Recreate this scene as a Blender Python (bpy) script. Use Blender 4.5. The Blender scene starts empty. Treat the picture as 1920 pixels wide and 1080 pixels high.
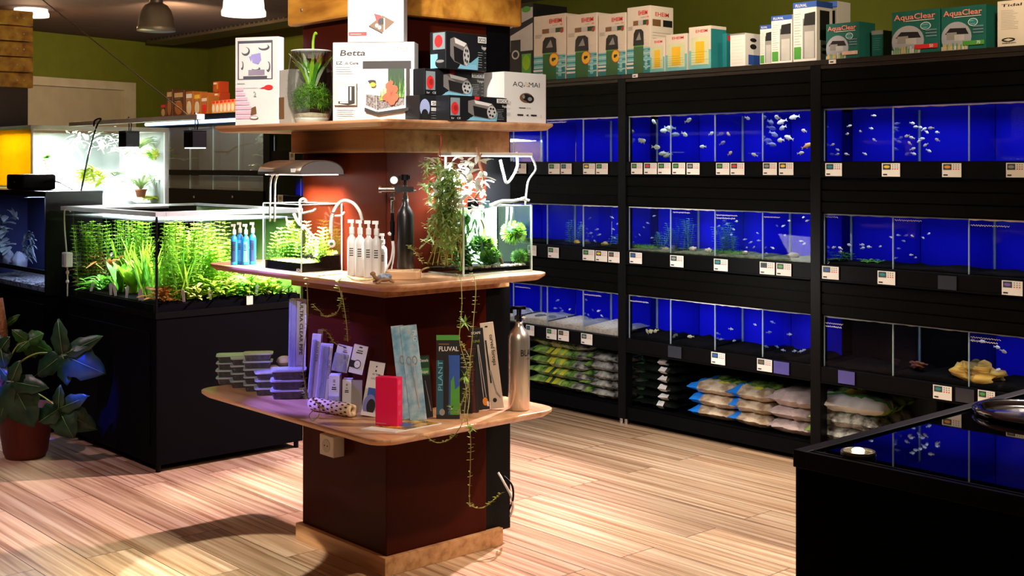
import bpy, math, random
from mathutils import Vector, Matrix, noise
R = random.Random(7)
scene = bpy.context.scene
COL = scene.collection

# ---------------------------------------------------------------- camera, world, lights
F = 2300.0; HY = 306.0; EYE = 1.5                       # focal length and horizon in pixels of the 1920x1080 frame
YAW = math.atan2(.745, .667); CC = math.cos(YAW); SS = math.sin(YAW)
cam_data = bpy.data.cameras.new('camera'); cam = bpy.data.objects.new('camera', cam_data); COL.objects.link(cam)
cam_data.sensor_width = 36; cam_data.lens = 36 * F / 1920
cam_data.shift_y = (HY - 540) / 1920
cam_data.clip_start = .05
cam.location = (0, 0, EYE); cam.rotation_euler = (math.pi / 2, 0, YAW)
scene.camera = cam
scene.view_settings.view_transform = 'Standard'; scene.view_settings.look = 'None'
scene.view_settings.gamma = 1; scene.view_settings.exposure = 0.0
scene.cycles.max_bounces = 8; scene.cycles.diffuse_bounces = 3; scene.cycles.glossy_bounces = 3
scene.cycles.transmission_bounces = 4; scene.cycles.transparent_max_bounces = 32
scene.cycles.sample_clamp_indirect = 4
scene.cycles.caustics_reflective = False; scene.cycles.caustics_refractive = False
world = bpy.data.worlds.new('world'); scene.world = world; world.use_nodes = True
world.node_tree.nodes['Background'].inputs[0].default_value = (.9, .75, .7, 1)
world.node_tree.nodes['Background'].inputs[1].default_value = .02

def light(name, kind, loc, energy, color=(1, 1, 1), size=.2, size_y=None, target=None, spot=60, blend=.3):
    d = bpy.data.lights.new(name, kind); d.energy = energy; d.color = color
    if kind == 'AREA':
        d.size = size
        SP = {'tank_lamp': 75, 'hood_light': 112, 'led_light': 120, 'tank_row_light': 110}
        if name in SP: d.spread = math.radians(SP[name])
        if size_y: d.shape = 'RECTANGLE'; d.size_y = size_y
    elif kind == 'SPOT':
        d.spot_size = math.radians(spot); d.spot_blend = blend; d.shadow_soft_size = size
    else: d.shadow_soft_size = size
    o = bpy.data.objects.new(name, d); COL.objects.link(o); o.location = loc
    if target is not None:
        o.rotation_euler = (Vector(target) - Vector(loc)).to_track_quat('-Z', 'Y').to_euler()
    return o
WARM = (1, .62, .36); DAY = (1, .93, .97); COOL = (.8, .9, 1)
#LIGHTS
# unseen spots put near the ceiling for the room's lighting
light('spot_front', 'SPOT', (-.9, .3, 2.6), 60, (1, .58, .34), .05, target=(-3.9, 2.6, .9), spot=70, blend=.6)
light('spot_aisle', 'SPOT', (-1.8, 4.1, 2.66), 330, (1, .82, .62), .05, target=(-2.5, 3.6, 0), spot=95, blend=.8)
light('spot_aisle', 'SPOT', (-3.2, 4.5, 2.66), 150, (1, .86, .7), .05, target=(-3.2, 4.2, 0), spot=90, blend=.7)
light('spot_boxes', 'SPOT', (-2.7, 1.2, 2.6), 260, (1, .92, .82), .05, target=(-3.9, 2.7, 1.82), spot=42, blend=.6)
light('spot_rack', 'SPOT', (-3.6, 4.3, 2.66), 75, (1, .82, .6), .06, target=(-4.3, 5.3, 2.1), spot=100, blend=.9)
light('spot_rack', 'SPOT', (-2.0, 4.3, 2.66), 60, (1, .78, .5), .06, target=(-2.8, 5.3, 2.1), spot=100, blend=.9)
light('spot_back', 'SPOT', (-8.5, 4.2, 2.6), 150, (1, .75, .45), .06, target=(-10.8, 5.5, 1.7), spot=120, blend=.8)
# spot_gap: pinkish spot above the gap between the big aquarium and the racks; the column shades a band of floor from it
light('fill_low', 'SPOT', (-1.2, .9, 2.4), 150, (1, .85, .7), .03, target=(-3.5, 2.75, .74), spot=15, blend=.6)  # unseen spot added to brighten the packages on the bottom shelf
light('fill_tubs', 'SPOT', (-3.3, .5, 2.5), 90, (1, .93, .9), .03, target=(-4.48, 2.55, .62), spot=11, blend=.6)  # added fill for the tub lids, no fitting of its own
light('fill_mid', 'SPOT', (-1.5, .5, 2.3), 170, (1, .9, .8), .03, target=(-3.75, 2.55, 1.22), spot=13, blend=.7)  # extra spot put in to brighten the white bottles and middle shelf
light('fill_pumps', 'SPOT', (-1.7, 2.2, 2.5), 70, (1, .92, .82), .03, target=(-3.45, 2.9, 1.8), spot=26, blend=.7)  # separate fill added to lift the pump boxes on the right
light('spot_gap', 'SPOT', (-4.30, 5.0, 2.66), 1000, (1, .72, .80), .04, target=(-5.0, 2.0, 0), spot=80, blend=.7)
light('spot_left', 'SPOT', (-5.9, .9, 2.66), 110, (1, .66, .76), .05, target=(-6.0, 1.9, 0), spot=62, blend=.9)
# narrow white spot in front of the plinth
light('spot_plinth', 'SPOT', (-3.7, .1, 2.66), 650, (1, .93, .8), .01, target=(-4.12, 2.22, 0), spot=11, blend=.1)
# violet and blue led spots aimed at the lower shelf and the plant
light('violet_spot', 'SPOT', (-4.9, .9, 2.3), 800, (.22, .17, 1), .02, target=(-4.08, 2.52, .80), spot=15, blend=.5)
light('violet_spot', 'SPOT', (-5.6, 3.9, 2.4), 60, (.35, .3, 1), .04, target=(-5.1, 3.3, 0), spot=34, blend=.7)
light('blue_spot', 'SPOT', (-5.2, .6, 2.4), 2600, (.02, .04, 1), .02, target=(-5.98, 2.38, .55), spot=5, blend=.7)
light('blue_spot', 'SPOT', (-5.2, .6, 2.4), 1500, (.02, .04, 1), .02, target=(-6.28, 2.1, .5), spot=4.5, blend=.7)

# ---------------------------------------------------------------- pixel helpers (photo pixel -> point on a plane)
def ray(px, py):
    r = (px - 960) / F; v = (HY - py) / F
    return Vector((r * CC - SS, r * SS + CC, v))
def at_z(px, py, z):
    a = ray(px, py); t = (z - EYE) / a.z; return Vector((a.x * t, a.y * t, z))
def at_x(px, py, x):
    a = ray(px, py); t = x / a.x; return Vector((x, a.y * t, EYE + a.z * t))
def at_y(px, py, y):
    a = ray(px, py); t = y / a.y; return Vector((a.x * t, y, EYE + a.z * t))
def at_d(px, py, d):
    a = ray(px, py); return Vector((a.x * d, a.y * d, EYE + a.z * d))
def dep(p): return -SS * p[0] + CC * p[1]

# ---------------------------------------------------------------- materials
MATS = {}
def mat(name, col, rough=.5, metal=0, var=.08, scale=8, emit=0, trans=0, coat=0, stretch=None, col2=None, bump=0, alpha=None, spec=.5):
    if name in MATS: return MATS[name]
    m = bpy.data.materials.new(name); m.use_nodes = True; MATS[name] = m
    nt = m.node_tree; N = nt.nodes; L = nt.links; p = N['Principled BSDF']
    p.inputs['Roughness'].default_value = rough; p.inputs['Metallic'].default_value = metal
    p.inputs['Specular IOR Level'].default_value = spec
    if coat: p.inputs['Coat Weight'].default_value = coat; p.inputs['Coat Roughness'].default_value = .05
    c = (*col, 1)
    tc = N.new('ShaderNodeTexCoord'); mp = N.new('ShaderNodeMapping'); nz = N.new('ShaderNodeTexNoise'); rp = N.new('ShaderNodeValToRGB')
    L.new(tc.outputs['Object'], mp.inputs[0]); L.new(mp.outputs[0], nz.inputs['Vector']); L.new(nz.outputs[0], rp.inputs[0])
    if stretch: mp.inputs['Scale'].default_value = stretch
    nz.inputs['Scale'].default_value = scale; nz.inputs['Detail'].default_value = 3
    c2 = (*col2, 1) if col2 else tuple(min(1, x * (1 + var)) for x in col) + (1,)
    c1 = c if col2 else tuple(x * (1 - var) for x in col) + (1,)
    rp.color_ramp.elements[0].color = c1; rp.color_ramp.elements[1].color = c2
    rp.color_ramp.elements[0].position = .35; rp.color_ramp.elements[1].position = .65
    L.new(rp.outputs[0], p.inputs['Base Color'])
    if emit:
        p.inputs['Emission Color'].default_value = c; p.inputs['Emission Strength'].default_value = emit
    if bump:
        b = N.new('ShaderNodeBump'); b.inputs['Strength'].default_value = bump; b.inputs['Distance'].default_value = .01
        L.new(nz.outputs[0], b.inputs['Height']); L.new(b.outputs[0], p.inputs['Normal'])
    if trans:
        tr = N.new('ShaderNodeBsdfTranslucent'); mx = N.new('ShaderNodeMixShader'); mx.inputs[0].default_value = trans
        L.new(rp.outputs[0], tr.inputs[0]); L.new(p.outputs[0], mx.inputs[1]); L.new(tr.outputs[0], mx.inputs[2])
        L.new(mx.outputs[0], N['Material Output'].inputs[0])
    if alpha is not None: p.inputs['Alpha'].default_value = alpha
    return m
def glass(name, tint=(.93, .97, .96), refl=.8, rough=.02, milky=0, mcol=(1, 1, 1)):
    if name in MATS: return MATS[name]
    m = bpy.data.materials.new(name); m.use_nodes = True; MATS[name] = m
    nt = m.node_tree; N = nt.nodes; L = nt.links; N.remove(N['Principled BSDF'])
    t = N.new('ShaderNodeBsdfTransparent'); t.inputs[0].default_value = (*tint, 1)
    g = N.new('ShaderNodeBsdfGlossy'); g.inputs['Roughness'].default_value = rough
    f = N.new('ShaderNodeFresnel'); f.inputs[0].default_value = 1.45
    mul = N.new('ShaderNodeMath'); mul.operation = 'MULTIPLY'; mul.inputs[1].default_value = refl
    nz = N.new('ShaderNodeTexNoise'); nz.inputs['Scale'].default_value = 3
    mx = N.new('ShaderNodeMixShader')
    L.new(f.outputs[0], mul.inputs[0]); L.new(mul.outputs[0], mx.inputs[0])
    if milky:
        df = N.new('ShaderNodeBsdfDiffuse'); df.inputs[0].default_value = (*mcol, 1); m2 = N.new('ShaderNodeMixShader')
        mr = N.new('ShaderNodeMapRange'); mr.inputs['To Min'].default_value = milky * .7; mr.inputs['To Max'].default_value = milky * 1.3
        L.new(nz.outputs[0], mr.inputs[0]); L.new(mr.outputs[0], m2.inputs[0])
        L.new(t.outputs[0], m2.inputs[1]); L.new(df.outputs[0], m2.inputs[2]); L.new(m2.outputs[0], mx.inputs[1])
    else: L.new(t.outputs[0], mx.inputs[1])
    L.new(g.outputs[0], mx.inputs[2]); L.new(mx.outputs[0], N['Material Output'].inputs[0])
    return m

def wood_mat(name, base, dark, light_, sx=1.2, sy=30, rough=.35, planks=None):
    """streaky grain running along object X; planks=(length,width) adds board joints and a tone per board"""
    if name in MATS: return MATS[name]
    m = bpy.data.materials.new(name); m.use_nodes = True; MATS[name] = m
    nt = m.node_tree; N = nt.nodes; L = nt.links; p = N['Principled BSDF']; p.inputs['Roughness'].default_value = rough
    tc = N.new('ShaderNodeTexCoord'); mp = N.new('ShaderNodeMapping'); mp.inputs['Scale'].default_value = (sx, sy, sy)
    L.new(tc.outputs['Object'], mp.inputs[0])
    vec = mp.outputs[0]; br = None
    if planks:
        br = N.new('ShaderNodeTexBrick'); br.offset = .37; br.offset_frequency = 2; br.squash = 1
        br.inputs['Scale'].default_value = 1; br.inputs['Brick Width'].default_value = planks[0]; br.inputs['Row Height'].default_value = planks[1]
        br.inputs['Mortar Size'].default_value = .0018; br.inputs['Mortar Smooth'].default_value = .1
        br.inputs['Color1'].default_value = (0, 0, 0, 1); br.inputs['Color2'].default_value = (1, 1, 1, 1); br.inputs['Mortar'].default_value = (.5, .5, .5, 1)
        L.new(tc.outputs['Object'], br.inputs['Vector'])
        ad = N.new('ShaderNodeVectorMath'); ad.operation = 'ADD'; sc = N.new('ShaderNodeVectorMath'); sc.operation = 'SCALE'; sc.inputs['Scale'].default_value = 7.3
        L.new(br.outputs['Color'], sc.inputs[0]); L.new(mp.outputs[0], ad.inputs[0]); L.new(sc.outputs[0], ad.inputs[1]); vec = ad.outputs[0]
    nz = N.new('ShaderNodeTexNoise'); nz.inputs['Scale'].default_value = 1; nz.inputs['Detail'].default_value = 4; nz.inputs['Distortion'].default_value = .3
    L.new(vec, nz.inputs['Vector'])
    rp = N.new('ShaderNodeValToRGB'); e = rp.color_ramp.elements
    e[0].position = .3; e[0].color = (*dark, 1); e[1].position = .72; e[1].color = (*light_, 1)
    k = e.new(.5); k.color = (*base, 1)
    L.new(nz.outputs[0], rp.inputs[0]); out = rp.outputs[0]
    if br:
        m1 = N.new('ShaderNodeMix'); m1.data_type = 'RGBA'; m1.blend_type = 'MULTIPLY'; m1.inputs[0].default_value = .35
        L.new(out, m1.inputs[6]); L.new(br.outputs['Color'], m1.inputs[7])
        m2 = N.new('ShaderNodeMix'); m2.data_type = 'RGBA'; m2.inputs[7].default_value = (.05, .02, .01, 1)
        L.new(br.outputs['Fac'], m2.inputs[0]); L.new(m1.outputs[2], m2.inputs[6]); out = m2.outputs[2]
    L.new(out, p.inputs['Base Color'])
    return m

# ---------------------------------------------------------------- mesh builder
FONTS = {}
def text_mesh(s, bold=False):
    k = (s, bold)
    if k in FONTS: return FONTS[k]
    cu = bpy.data.curves.new('t', 'FONT'); cu.body = s; cu.size = 1; cu.resolution_u = 2
    if bold: cu.offset = .018
    o = bpy.data.objects.new('t', cu); COL.objects.link(o)
    dg = bpy.context.evaluated_depsgraph_get(); me = bpy.data.meshes.new_from_object(o.evaluated_get(dg))
    vs = [v.co.copy() for v in me.vertices]; fs = [tuple(p.vertices) for p in me.polygons]
    bpy.data.objects.remove(o); bpy.data.curves.remove(cu); bpy.data.meshes.remove(me)
    w = max([v.x for v in vs] or [1]); FONTS[k] = (vs, fs, w); return FONTS[k]

class B:
    def __init__(s, m=None): s.v = []; s.f = []; s.mi = []; s.ms = []; s.cur = m; s.M = Matrix()
    def mid(s, m):
        m = m or s.cur
        if m not in s.ms: s.ms.append(m)
        return s.ms.index(m)
    def add(s, vs, fs, m=None):
        o = len(s.v); k = s.mid(m)
        s.v += [s.M @ Vector(v) for v in vs]
        s.f += [tuple(o + i for i in f) for f in fs]; s.mi += [k] * len(fs); return s
    def box(s, x0, x1, y0, y1, z0, z1, m=None):
        return s.add([(x0, y0, z0), (x1, y0, z0), (x1, y1, z0), (x0, y1, z0), (x0, y0, z1), (x1, y0, z1), (x1, y1, z1), (x0, y1, z1)],
              [(0, 3, 2, 1), (4, 5, 6, 7), (0, 1, 5, 4), (1, 2, 6, 5), (2, 3, 7, 6), (3, 0, 4, 7)], m)
    def quad(s, a, b, c, d, m=None): return s.add([a, b, c, d], [(0, 1, 2, 3)], m)
    def poly(s, pts, m=None): return s.add(pts, [tuple(range(len(pts)))], m)
    def prism(s, pts, z0, z1, m=None):
        n = len(pts); vs = [(x, y, z0) for x, y in pts] + [(x, y, z1) for x, y in pts]
        return s.add(vs, [tuple(range(n))[::-1], tuple(range(n, 2 * n))] + [(i, (i + 1) % n, n + (i + 1) % n, n + i) for i in range(n)], m)
    def plate(s, pts, y0, y1, m=None):                  # outline in x,z extruded along y
        n = len(pts); vs = [(x, y0, z) for x, z in pts] + [(x, y1, z) for x, z in pts]
        return s.add(vs, [tuple(range(n)), tuple(range(n, 2 * n))[::-1]] + [(i, n + i, n + (i + 1) % n, (i + 1) % n) for i in range(n)], m)
    def lathe(s, prof, seg=20, c=(0, 0, 0), m=None, axis='z'):
        vs = []; fs = []; n = len(prof)
        for r, z in prof:
            for k in range(seg):
                a = 2 * math.pi * k / seg; x, y = r * math.cos(a), r * math.sin(a)
                p = (x, y, z) if axis == 'z' else ((z, x, y) if axis == 'x' else (x, z, y))
                vs.append((c[0] + p[0], c[1] + p[1], c[2] + p[2]))
        for i in range(n - 1):
            for k in range(seg):
                a = i * seg + k; b = i * seg + (k + 1) % seg; fs.append((a, b, b + seg, a + seg))
        if prof[0][0] > 1e-5: fs.append(tuple(range(seg))[::-1])
        if prof[-1][0] > 1e-5: fs.append(tuple(range((n - 1) * seg, n * seg)))
        return s.add(vs, fs, m)
    def cyl(s, r, z0, z1, c=(0, 0, 0), seg=20, m=None, axis='z'): return s.lathe([(r, z0), (r, z1)], seg, c, m, axis)
    def tube(s, pts, r, seg=6, m=None, r1=None):
        pts = [Vector(p) for p in pts]; n = len(pts); vs = []; fs = []
        up = Vector((.13, .27, .95))
        for i, p in enumerate(pts):
            t = (pts[min(i + 1, n - 1)] - pts[max(i - 1, 0)]); t = t.normalized() if t.length > 1e-9 else Vector((0, 0, 1))
            a = t.cross(up); a = a.normalized() if a.length > .05 else t.cross(Vector((1, 0, 0))).normalized(); b = t.cross(a)
            rr = r if r1 is None else r + (r1 - r) * i / max(1, n - 1)
            for k in range(seg):
                an = 2 * math.pi * k / seg; vs.append(p + (a * math.cos(an) + b * math.sin(an)) * rr)
        for i in range(n - 1):
            for k in range(seg):
                q = i * seg + k; w = i * seg + (k + 1) % seg; fs.append((q, w, w + seg, q + seg))
        fs.append(tuple(range(seg))[::-1]); fs.append(tuple(range((n - 1) * seg, n * seg)))
        return s.add(vs, fs, m)
    def blob(s, c, rx, ry, rz, m=None, seg=12, rings=8, amp=0, sc=6, seed=0, power=1):
        vs = []; fs = []
        for i in range(rings + 1):
            th = math.pi * i / rings
            for k in range(seg):
                a = 2 * math.pi * k / seg
                d = Vector((math.sin(th) * math.cos(a), math.sin(th) * math.sin(a), math.cos(th)))
                if power != 1: d = Vector([math.copysign(abs(q) ** power, q) for q in d])
                f = 1 + amp * noise.noise(d * sc + Vector((seed * 3.1, seed, 0)))
                vs.append((c[0] + d.x * rx * f, c[1] + d.y * ry * f, c[2] + d.z * rz * f))
        for i in range(rings):
            for k in range(seg):
                a = i * seg + k; b = i * seg + (k + 1) % seg; fs.append((a, a + seg, b + seg, b))
        return s.add(vs, fs, m)
    def blade(s, p, d, L, w, droop=.3, m=None, n=3, tip=.15, rise=0):
        """flat tapering leaf from p along d, bending down"""
        p = Vector(p); d = Vector(d).normalized(); side = d.cross(Vector((0, 0, 1)))
        side = side.normalized() if side.length > .05 else Vector((R.uniform(-1, 1), R.uniform(-1, 1), 0)).normalized()
        vs = []
        for i in range(n + 1):
            t = i / n; q = p + d * (L * t) + Vector((0, 0, -droop * L * t * t))
            ww = w * (math.sin(math.pi * (.12 + .8 * t)) if i < n else tip) * .5
            vs += [q - side * ww, q + side * ww + Vector((0, 0, w * .15))]
        return s.add(vs, [(2 * i, 2 * i + 1, 2 * i + 3, 2 * i + 2) for i in range(n)], m)
    def text(s, st, x, z, h, m=None, y=-.001, bold=False, width=None, vert=False, align='l', italic=0):
        vs, fs, w = text_mesh(st, bold); kx = h / .72; kz = h / .72
        if width: kx = width / w
        off = -w * kx / 2 if align == 'c' else (-w * kx if align == 'r' else 0)
        out = []
        for v in vs:
            a, b = v.x * kx + off + italic * v.y * kz, v.y * kz
            out.append((x + b, y, z - a) if vert else (x + a, y, z + b))
        return s.add(out, fs, m)
    def build(s, name, parent=None, smooth=False, bevel=0, kind=None, label=None, loc=None, seg=2, subsurf=0, solid=0):
        me = bpy.data.meshes.new(name); me.from_pydata([tuple(v) for v in s.v], [], s.f)
        for m in s.ms: me.materials.append(m)
        me.polygons.foreach_set('material_index', s.mi)
        if smooth: me.polygons.foreach_set('use_smooth', [True] * len(s.f))
        me.update()
        o = bpy.data.objects.new(name, me); COL.objects.link(o)
        if parent: o.parent = parent
        if loc is not None: o.location = loc
        if solid:
            q = o.modifiers.new('solid', 'SOLIDIFY'); q.thickness = solid; q.offset = 0
        if bevel:
            q = o.modifiers.new('bevel', 'BEVEL'); q.width = bevel; q.segments = seg; q.limit_method = 'ANGLE'
        if subsurf:
            q = o.modifiers.new('sub', 'SUBSURF'); q.levels = q.render_levels = subsurf
        if kind: o['kind'] = kind
        if label: o['label'] = label
        return o

def tag(o, label=None, cat=None, group=None, kind=None):
    if label: o['label'] = label
    if cat: o['category'] = cat
    if group: o['group'] = group
    if kind: o['kind'] = kind
    return o
def thing(name, label, cat, loc=(0, 0, 0), rz=0, group=None):
    o = bpy.data.objects.new(name, None); COL.objects.link(o); o.location = loc; o.rotation_euler = (0, 0, rz)
    o.empty_display_size = .05
    return tag(o, label, cat, group)
def copy_thing(root, loc=None, rz=None, label=None, group=None, scale=None):
    c = root.copy(); COL.objects.link(c)
    if loc is not None: c.location = loc
    if rz is not None: c.rotation_euler = (0, 0, rz)
    if scale: c.scale = (scale, scale, scale)
    if label: c['label'] = label
    if group: c['group'] = group
    for ch in list(root.children):
        k = ch.copy(); COL.objects.link(k); k.parent = c
        for g in list(ch.children):
            h = g.copy(); COL.objects.link(h); h.parent = k
    return c
ORD = ['first', 'second', 'third', 'fourth', 'fifth', 'sixth', 'seventh', 'eighth', 'ninth', 'tenth', 'eleventh', 'twelfth']

# common materials
BLACK = mat('black_board', (.0018, .0018, .0025), .6, spec=.06)
BLACKM = mat('black_metal', (.002, .002, .0025), .45, spec=.12)
DARKBR = mat('dark_brown_panel', (.012, .008, .005), .45, spec=.4)
WHITE = mat('white_card', (.85, .84, .82), .5, var=.02)
CREAM = mat('cream_card', (.8, .7, .56), .55, var=.03)
OFFW = mat('off_white_plastic', (.75, .75, .73), .35, var=.03)
CHROME = mat('chrome', (.8, .8, .82), .12, 1)
STEEL = mat('brushed_steel', (.72, .67, .6), .32, .9, stretch=(30, 30, 1))
GLASS = glass('clear_glass', refl=.3); GEDGE = glass('glass_edge', (.75, .95, .92), .9, milky=.45, mcol=(.7, .9, .9))
SILVER = mat('fish_silver', (.75, .8, .8), .3)
GRN = mat('leaf_green', (.09, .35, .03), .45, trans=.4, col2=(.22, .6, .05))
LIME = mat('leaf_lime', (.35, .75, .03), .45, trans=.45, col2=(.6, .9, .08))
DGRN = mat('leaf_dark_green', (.02, .09, .02), .4, trans=.25, col2=(.06, .22, .04))
YEL = mat('leaf_yellow_green', (.6, .75, .05), .45, trans=.45, col2=(.85, .85, .2))
PALE = mat('leaf_pale', (.7, .8, .6), .45, trans=.3, var=.1)
REDL = mat('leaf_red', (.35, .1, .03), .45, trans=.3, col2=(.6, .3, .08))
OLIVE = mat('vine_olive', (.3, .36, .06), .5, trans=.3, col2=(.5, .55, .15))
SOIL = mat('dark_soil', (.004, .0035, .003), .95, spec=.05, bump=.5, scale=60)
SAND = mat('sand', (.5, .42, .28), .9, bump=.3, scale=80, col2=(.7, .6, .42))
ROCK = mat('rock', (.2, .17, .12), .85, bump=.8, scale=12, col2=(.45, .38, .25))
DRIFT = mat('driftwood', (.05, .03, .018), .8, bump=.6, scale=14, col2=(.16, .09, .05))
RED = mat('print_red', (.75, .03, .03), .5); BLUEP = mat('print_blue', (.03, .1, .45), .5); INK = mat('print_ink', (.01, .01, .012), .5)
TEAL = mat('print_teal', (.02, .25, .28), .5); GRAYP = mat('print_grey', (.3, .3, .3), .5); LTEAL = mat('print_light_teal', (.2, .55, .6), .5)
YELP = mat('print_yellow', (.9, .55, .03), .5); LBLUE = mat('print_light_blue', (.25, .6, .8), .5); DGP = mat('print_dark_green', (.01, .07, .03), .5)
GRP = mat('print_green', (.08, .35, .05), .5); BRP = mat('print_brown', (.2, .1, .04), .5); ORP = mat('print_orange', (.85, .3, .03), .5)
LGP = mat('print_light_grey', (.55, .55, .55), .5)
# ---------------------------------------------------------------- room shell
FLOOR = wood_mat('laminate_floor', (.58, .37, .22), (.27, .13, .06), (.80, .60, .42), .9, 44, .3, planks=(1.35, .19))
def struct(name, b, **k):
    o = b.build(name, **k); o['kind'] = 'structure'; return o
OLG = mat('olive_green_paint', (.125, .145, .005), .8, var=.05)
WX, WY, CZ = -11.9, 6.3, 2.72
b = B(FLOOR); b.box(-14, 4, -4, 7, -.1, 0); struct('floor', b)
b = B(mat('brown_ceiling', (.11, .06, .045), .8)); b.box(-14, 4, -4, 7, CZ, CZ + .1); struct('ceiling', b)
b = B(OLG); b.box(WX, 4, WY, WY + .1, 0, CZ); struct('wall_back', b)
wd = Vector((.248, -.968, 0)).normalized(); wn = Vector((.968, .248, 0)).normalized()
def wleft(t, off=0): return Vector((WX, WY, 0)) + wd * t + wn * off
def wbox(b, t0, t1, o0, o1, z0, z1, m=None):
    ps = [wleft(t0, o0), wleft(t1, o0), wleft(t1, o1), wleft(t0, o1)]
    b.prism([(p.x, p.y) for p in ps], z0, z1, m)
b = B(OLG); wbox(b, -.1, 8, -.1, 0, 0, CZ); struct('wall_left', b)
b = B(mat('door_beige', (.42, .36, .25), .6, var=.04)); wbox(b, 1.12, 2.5, .0, .02, 0, 2.22)
door = struct('door_1', b)
b = B(mat('door_frame', (.5, .44, .32), .5)); wbox(b, .98, 1.12, 0, .05, 0, 2.3); wbox(b, 1.12, 2.5, 0, .05, 2.22, 2.3); wbox(b, 2.5, 2.62, 0, .05, 0, 2.3)
b.build('door_frame', door)
b = B(mat('baseboard', (.2, .13, .08), .5)); b.box(WX + .05, 4, WY - .015, WY, 0, .07); struct('baseboard_back', b)

# cable tray under the ceiling (perforated channel)
t = thing('cable_tray', 'perforated grey metal cable tray hung below the ceiling, left of the display column', 'cable tray')
TR = mat('galvanised', (.16, .12, .08), .4, .6)
p0 = at_y(275, 75, 5.4); p1 = at_y(600, 21, 5.4); zt = .5 * (p0.z + p1.z)
b = B(TR); b.box(p0.x, -4.4, 5.40, 5.42, zt - .03, zt + .045); b.box(p0.x, -4.4, 5.66, 5.68, zt - .03, zt + .045)
b.box(p0.x, -4.4, 5.40, 5.68, zt - .035, zt - .03); b.build('channel', t)
b = B(INK)
for k in range(70):
    for j in range(2):
        x = p0.x + .1 + k * .08; b.box(x, x + .045, 5.396, 5.4, zt - .012 + j * .03, zt + .003 + j * .03)
b.build('slots', t)
b = B(TR)
for k in range(4):
    x = p0.x + .4 + k * 1.3; b.cyl(.006, zt + .04, CZ, (x, 5.54, 0), 8)
b.build('hanger_rods', t)

# pendant lamps
LON = mat('lamp_glow', (1, .93, .8), .5, emit=14)
def lamp(px, py, d, dia, on, label):
    p = at_d(px, py, d); t = thing('pendant_lamp', label, 'lamp', p, 0, 'bell shaped pendant lamps')
    r = dia / 2; sm = mat('lamp_shade_on', (.9, .86, .8), .4, emit=1.6, trans=.6) if on else mat('lamp_shade_off', (.3, .25, .18), .35, .4)
    prof = [(r * 1.05, -.005), (r * 1.05, .02), (r * .98, .035), (r * .95, .08), (r * .82, .13), (r * .62, .165), (r * .38, .18)]
    b = B(sm); b.lathe(prof, 28); b.M = Matrix.Scale(.96, 4); b.lathe(prof[::-1], 28); b.build('shade', t, smooth=True)
    h = max(.03, CZ - p.z - .18)
    b = B(mat('lamp_neck', (.4, .36, .3), .35, .7)); b.lathe([(r * .38, .17), (r * .34, .22), (r * .22, .25), (.012, .27), (.012, max(.28, CZ - p.z))], 16); b.build('neck', t, smooth=True)
    b = B(LON if on else OFFW); b.blob((0, 0, .06), r * .45, r * .45, .05); b.build('bulb', t, smooth=True)
    if on:
        l = light('pendant_light', 'POINT', p + Vector((0, 0, -.03)), 16, WARM, .06)
    return t
lamp(58, 30, 9.7, .26, True, 'lit pendant lamp beside the plank clad post at far left')
lamp(293, 57, 8.1, .235, False, 'unlit grey pendant lamp with a dull metal bell shade')
lamp(457, 28, 6.9, .235, True, 'lit pendant lamp nearest the display column, glowing white')

# wood clad post, far left
PINE = wood_mat('knotty_pine', (.62, .27, .035), (.3, .1, .012), (.8, .42, .07), 2.5, 14, .45)
t = thing('clad_column', 'far left column clad with horizontal pine boards above dark maroon panelling', 'column', (-9.38, 3.47, 0))
b = B(mat('maroon_panel', (.03, .004, .002), .5)); b.box(-.6, 0, -.6, 0, 0, 2.08); b.build('core', t)
for k in range(6):
    z = 2.07 + k * .117
    if z + .11 > CZ: break
    b = B(PINE); b.box(-.63, .03, -.63, .03, z, z + .11); b.build('board', t, bevel=.006)
    b = B(STEEL)
    for yy in (-.04, -.09): b.blob((.031, yy, z + .055), .002, .006, .006)
    b.build('screws', t)

# ---------------------------------------------------------------- central display column
MAR = mat('maroon_column', (.042, .0048, .0014), .4, var=.1, scale=2, spec=.07)
OAK = wood_mat('shelf_beech', (.62, .33, .17), (.42, .19, .09), (.72, .43, .25), 2.0, 20, .35)
PLI = wood_mat('plinth_wood', (.52, .28, .12), (.33, .15, .06), (.62, .36, .18), 1.4, 30, .4)
t = thing('display_column', 'square dark red display column with three beech shelves and a wooden plinth', 'display column', (-3.635, 2.64, 0))
column = t; CX0, CY0 = -.565, .61
b = B(MAR); b.box(CX0, 0, 0, .48, .06, CZ - .001); b.build('core', t, bevel=.003)
b = B(BLACKM); b.box(-.5, -.004, .48, CY0, .05, CZ - .001); b.build('duct', t, bevel=.003)
b = B(PLI); b.box(CX0 - .02, .02, -.02, .55, .0, .067); b.build('plinth', t, bevel=.002)
def rrect(x0, x1, y0, y1, r, n=5):
    out = []
    for cx, cy, a0 in ((x1 - r, y1 - r, 0), (x0 + r, y1 - r, 90), (x0 + r, y0 + r, 180), (x1 - r, y0 + r, 270)):
        for k in range(n + 1):
            a = math.radians(a0 + 90 * k / n); out.append((cx + r * math.cos(a), cy + r * math.sin(a)))
    return out
SH = {1: (1.65, -4.54, -3.36, 2.42, 3.24), 2: (1.09, -4.61, -3.325, 2.42, 3.19), 3: (.58, -4.59, -3.31, 2.37, 3.21)}
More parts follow.
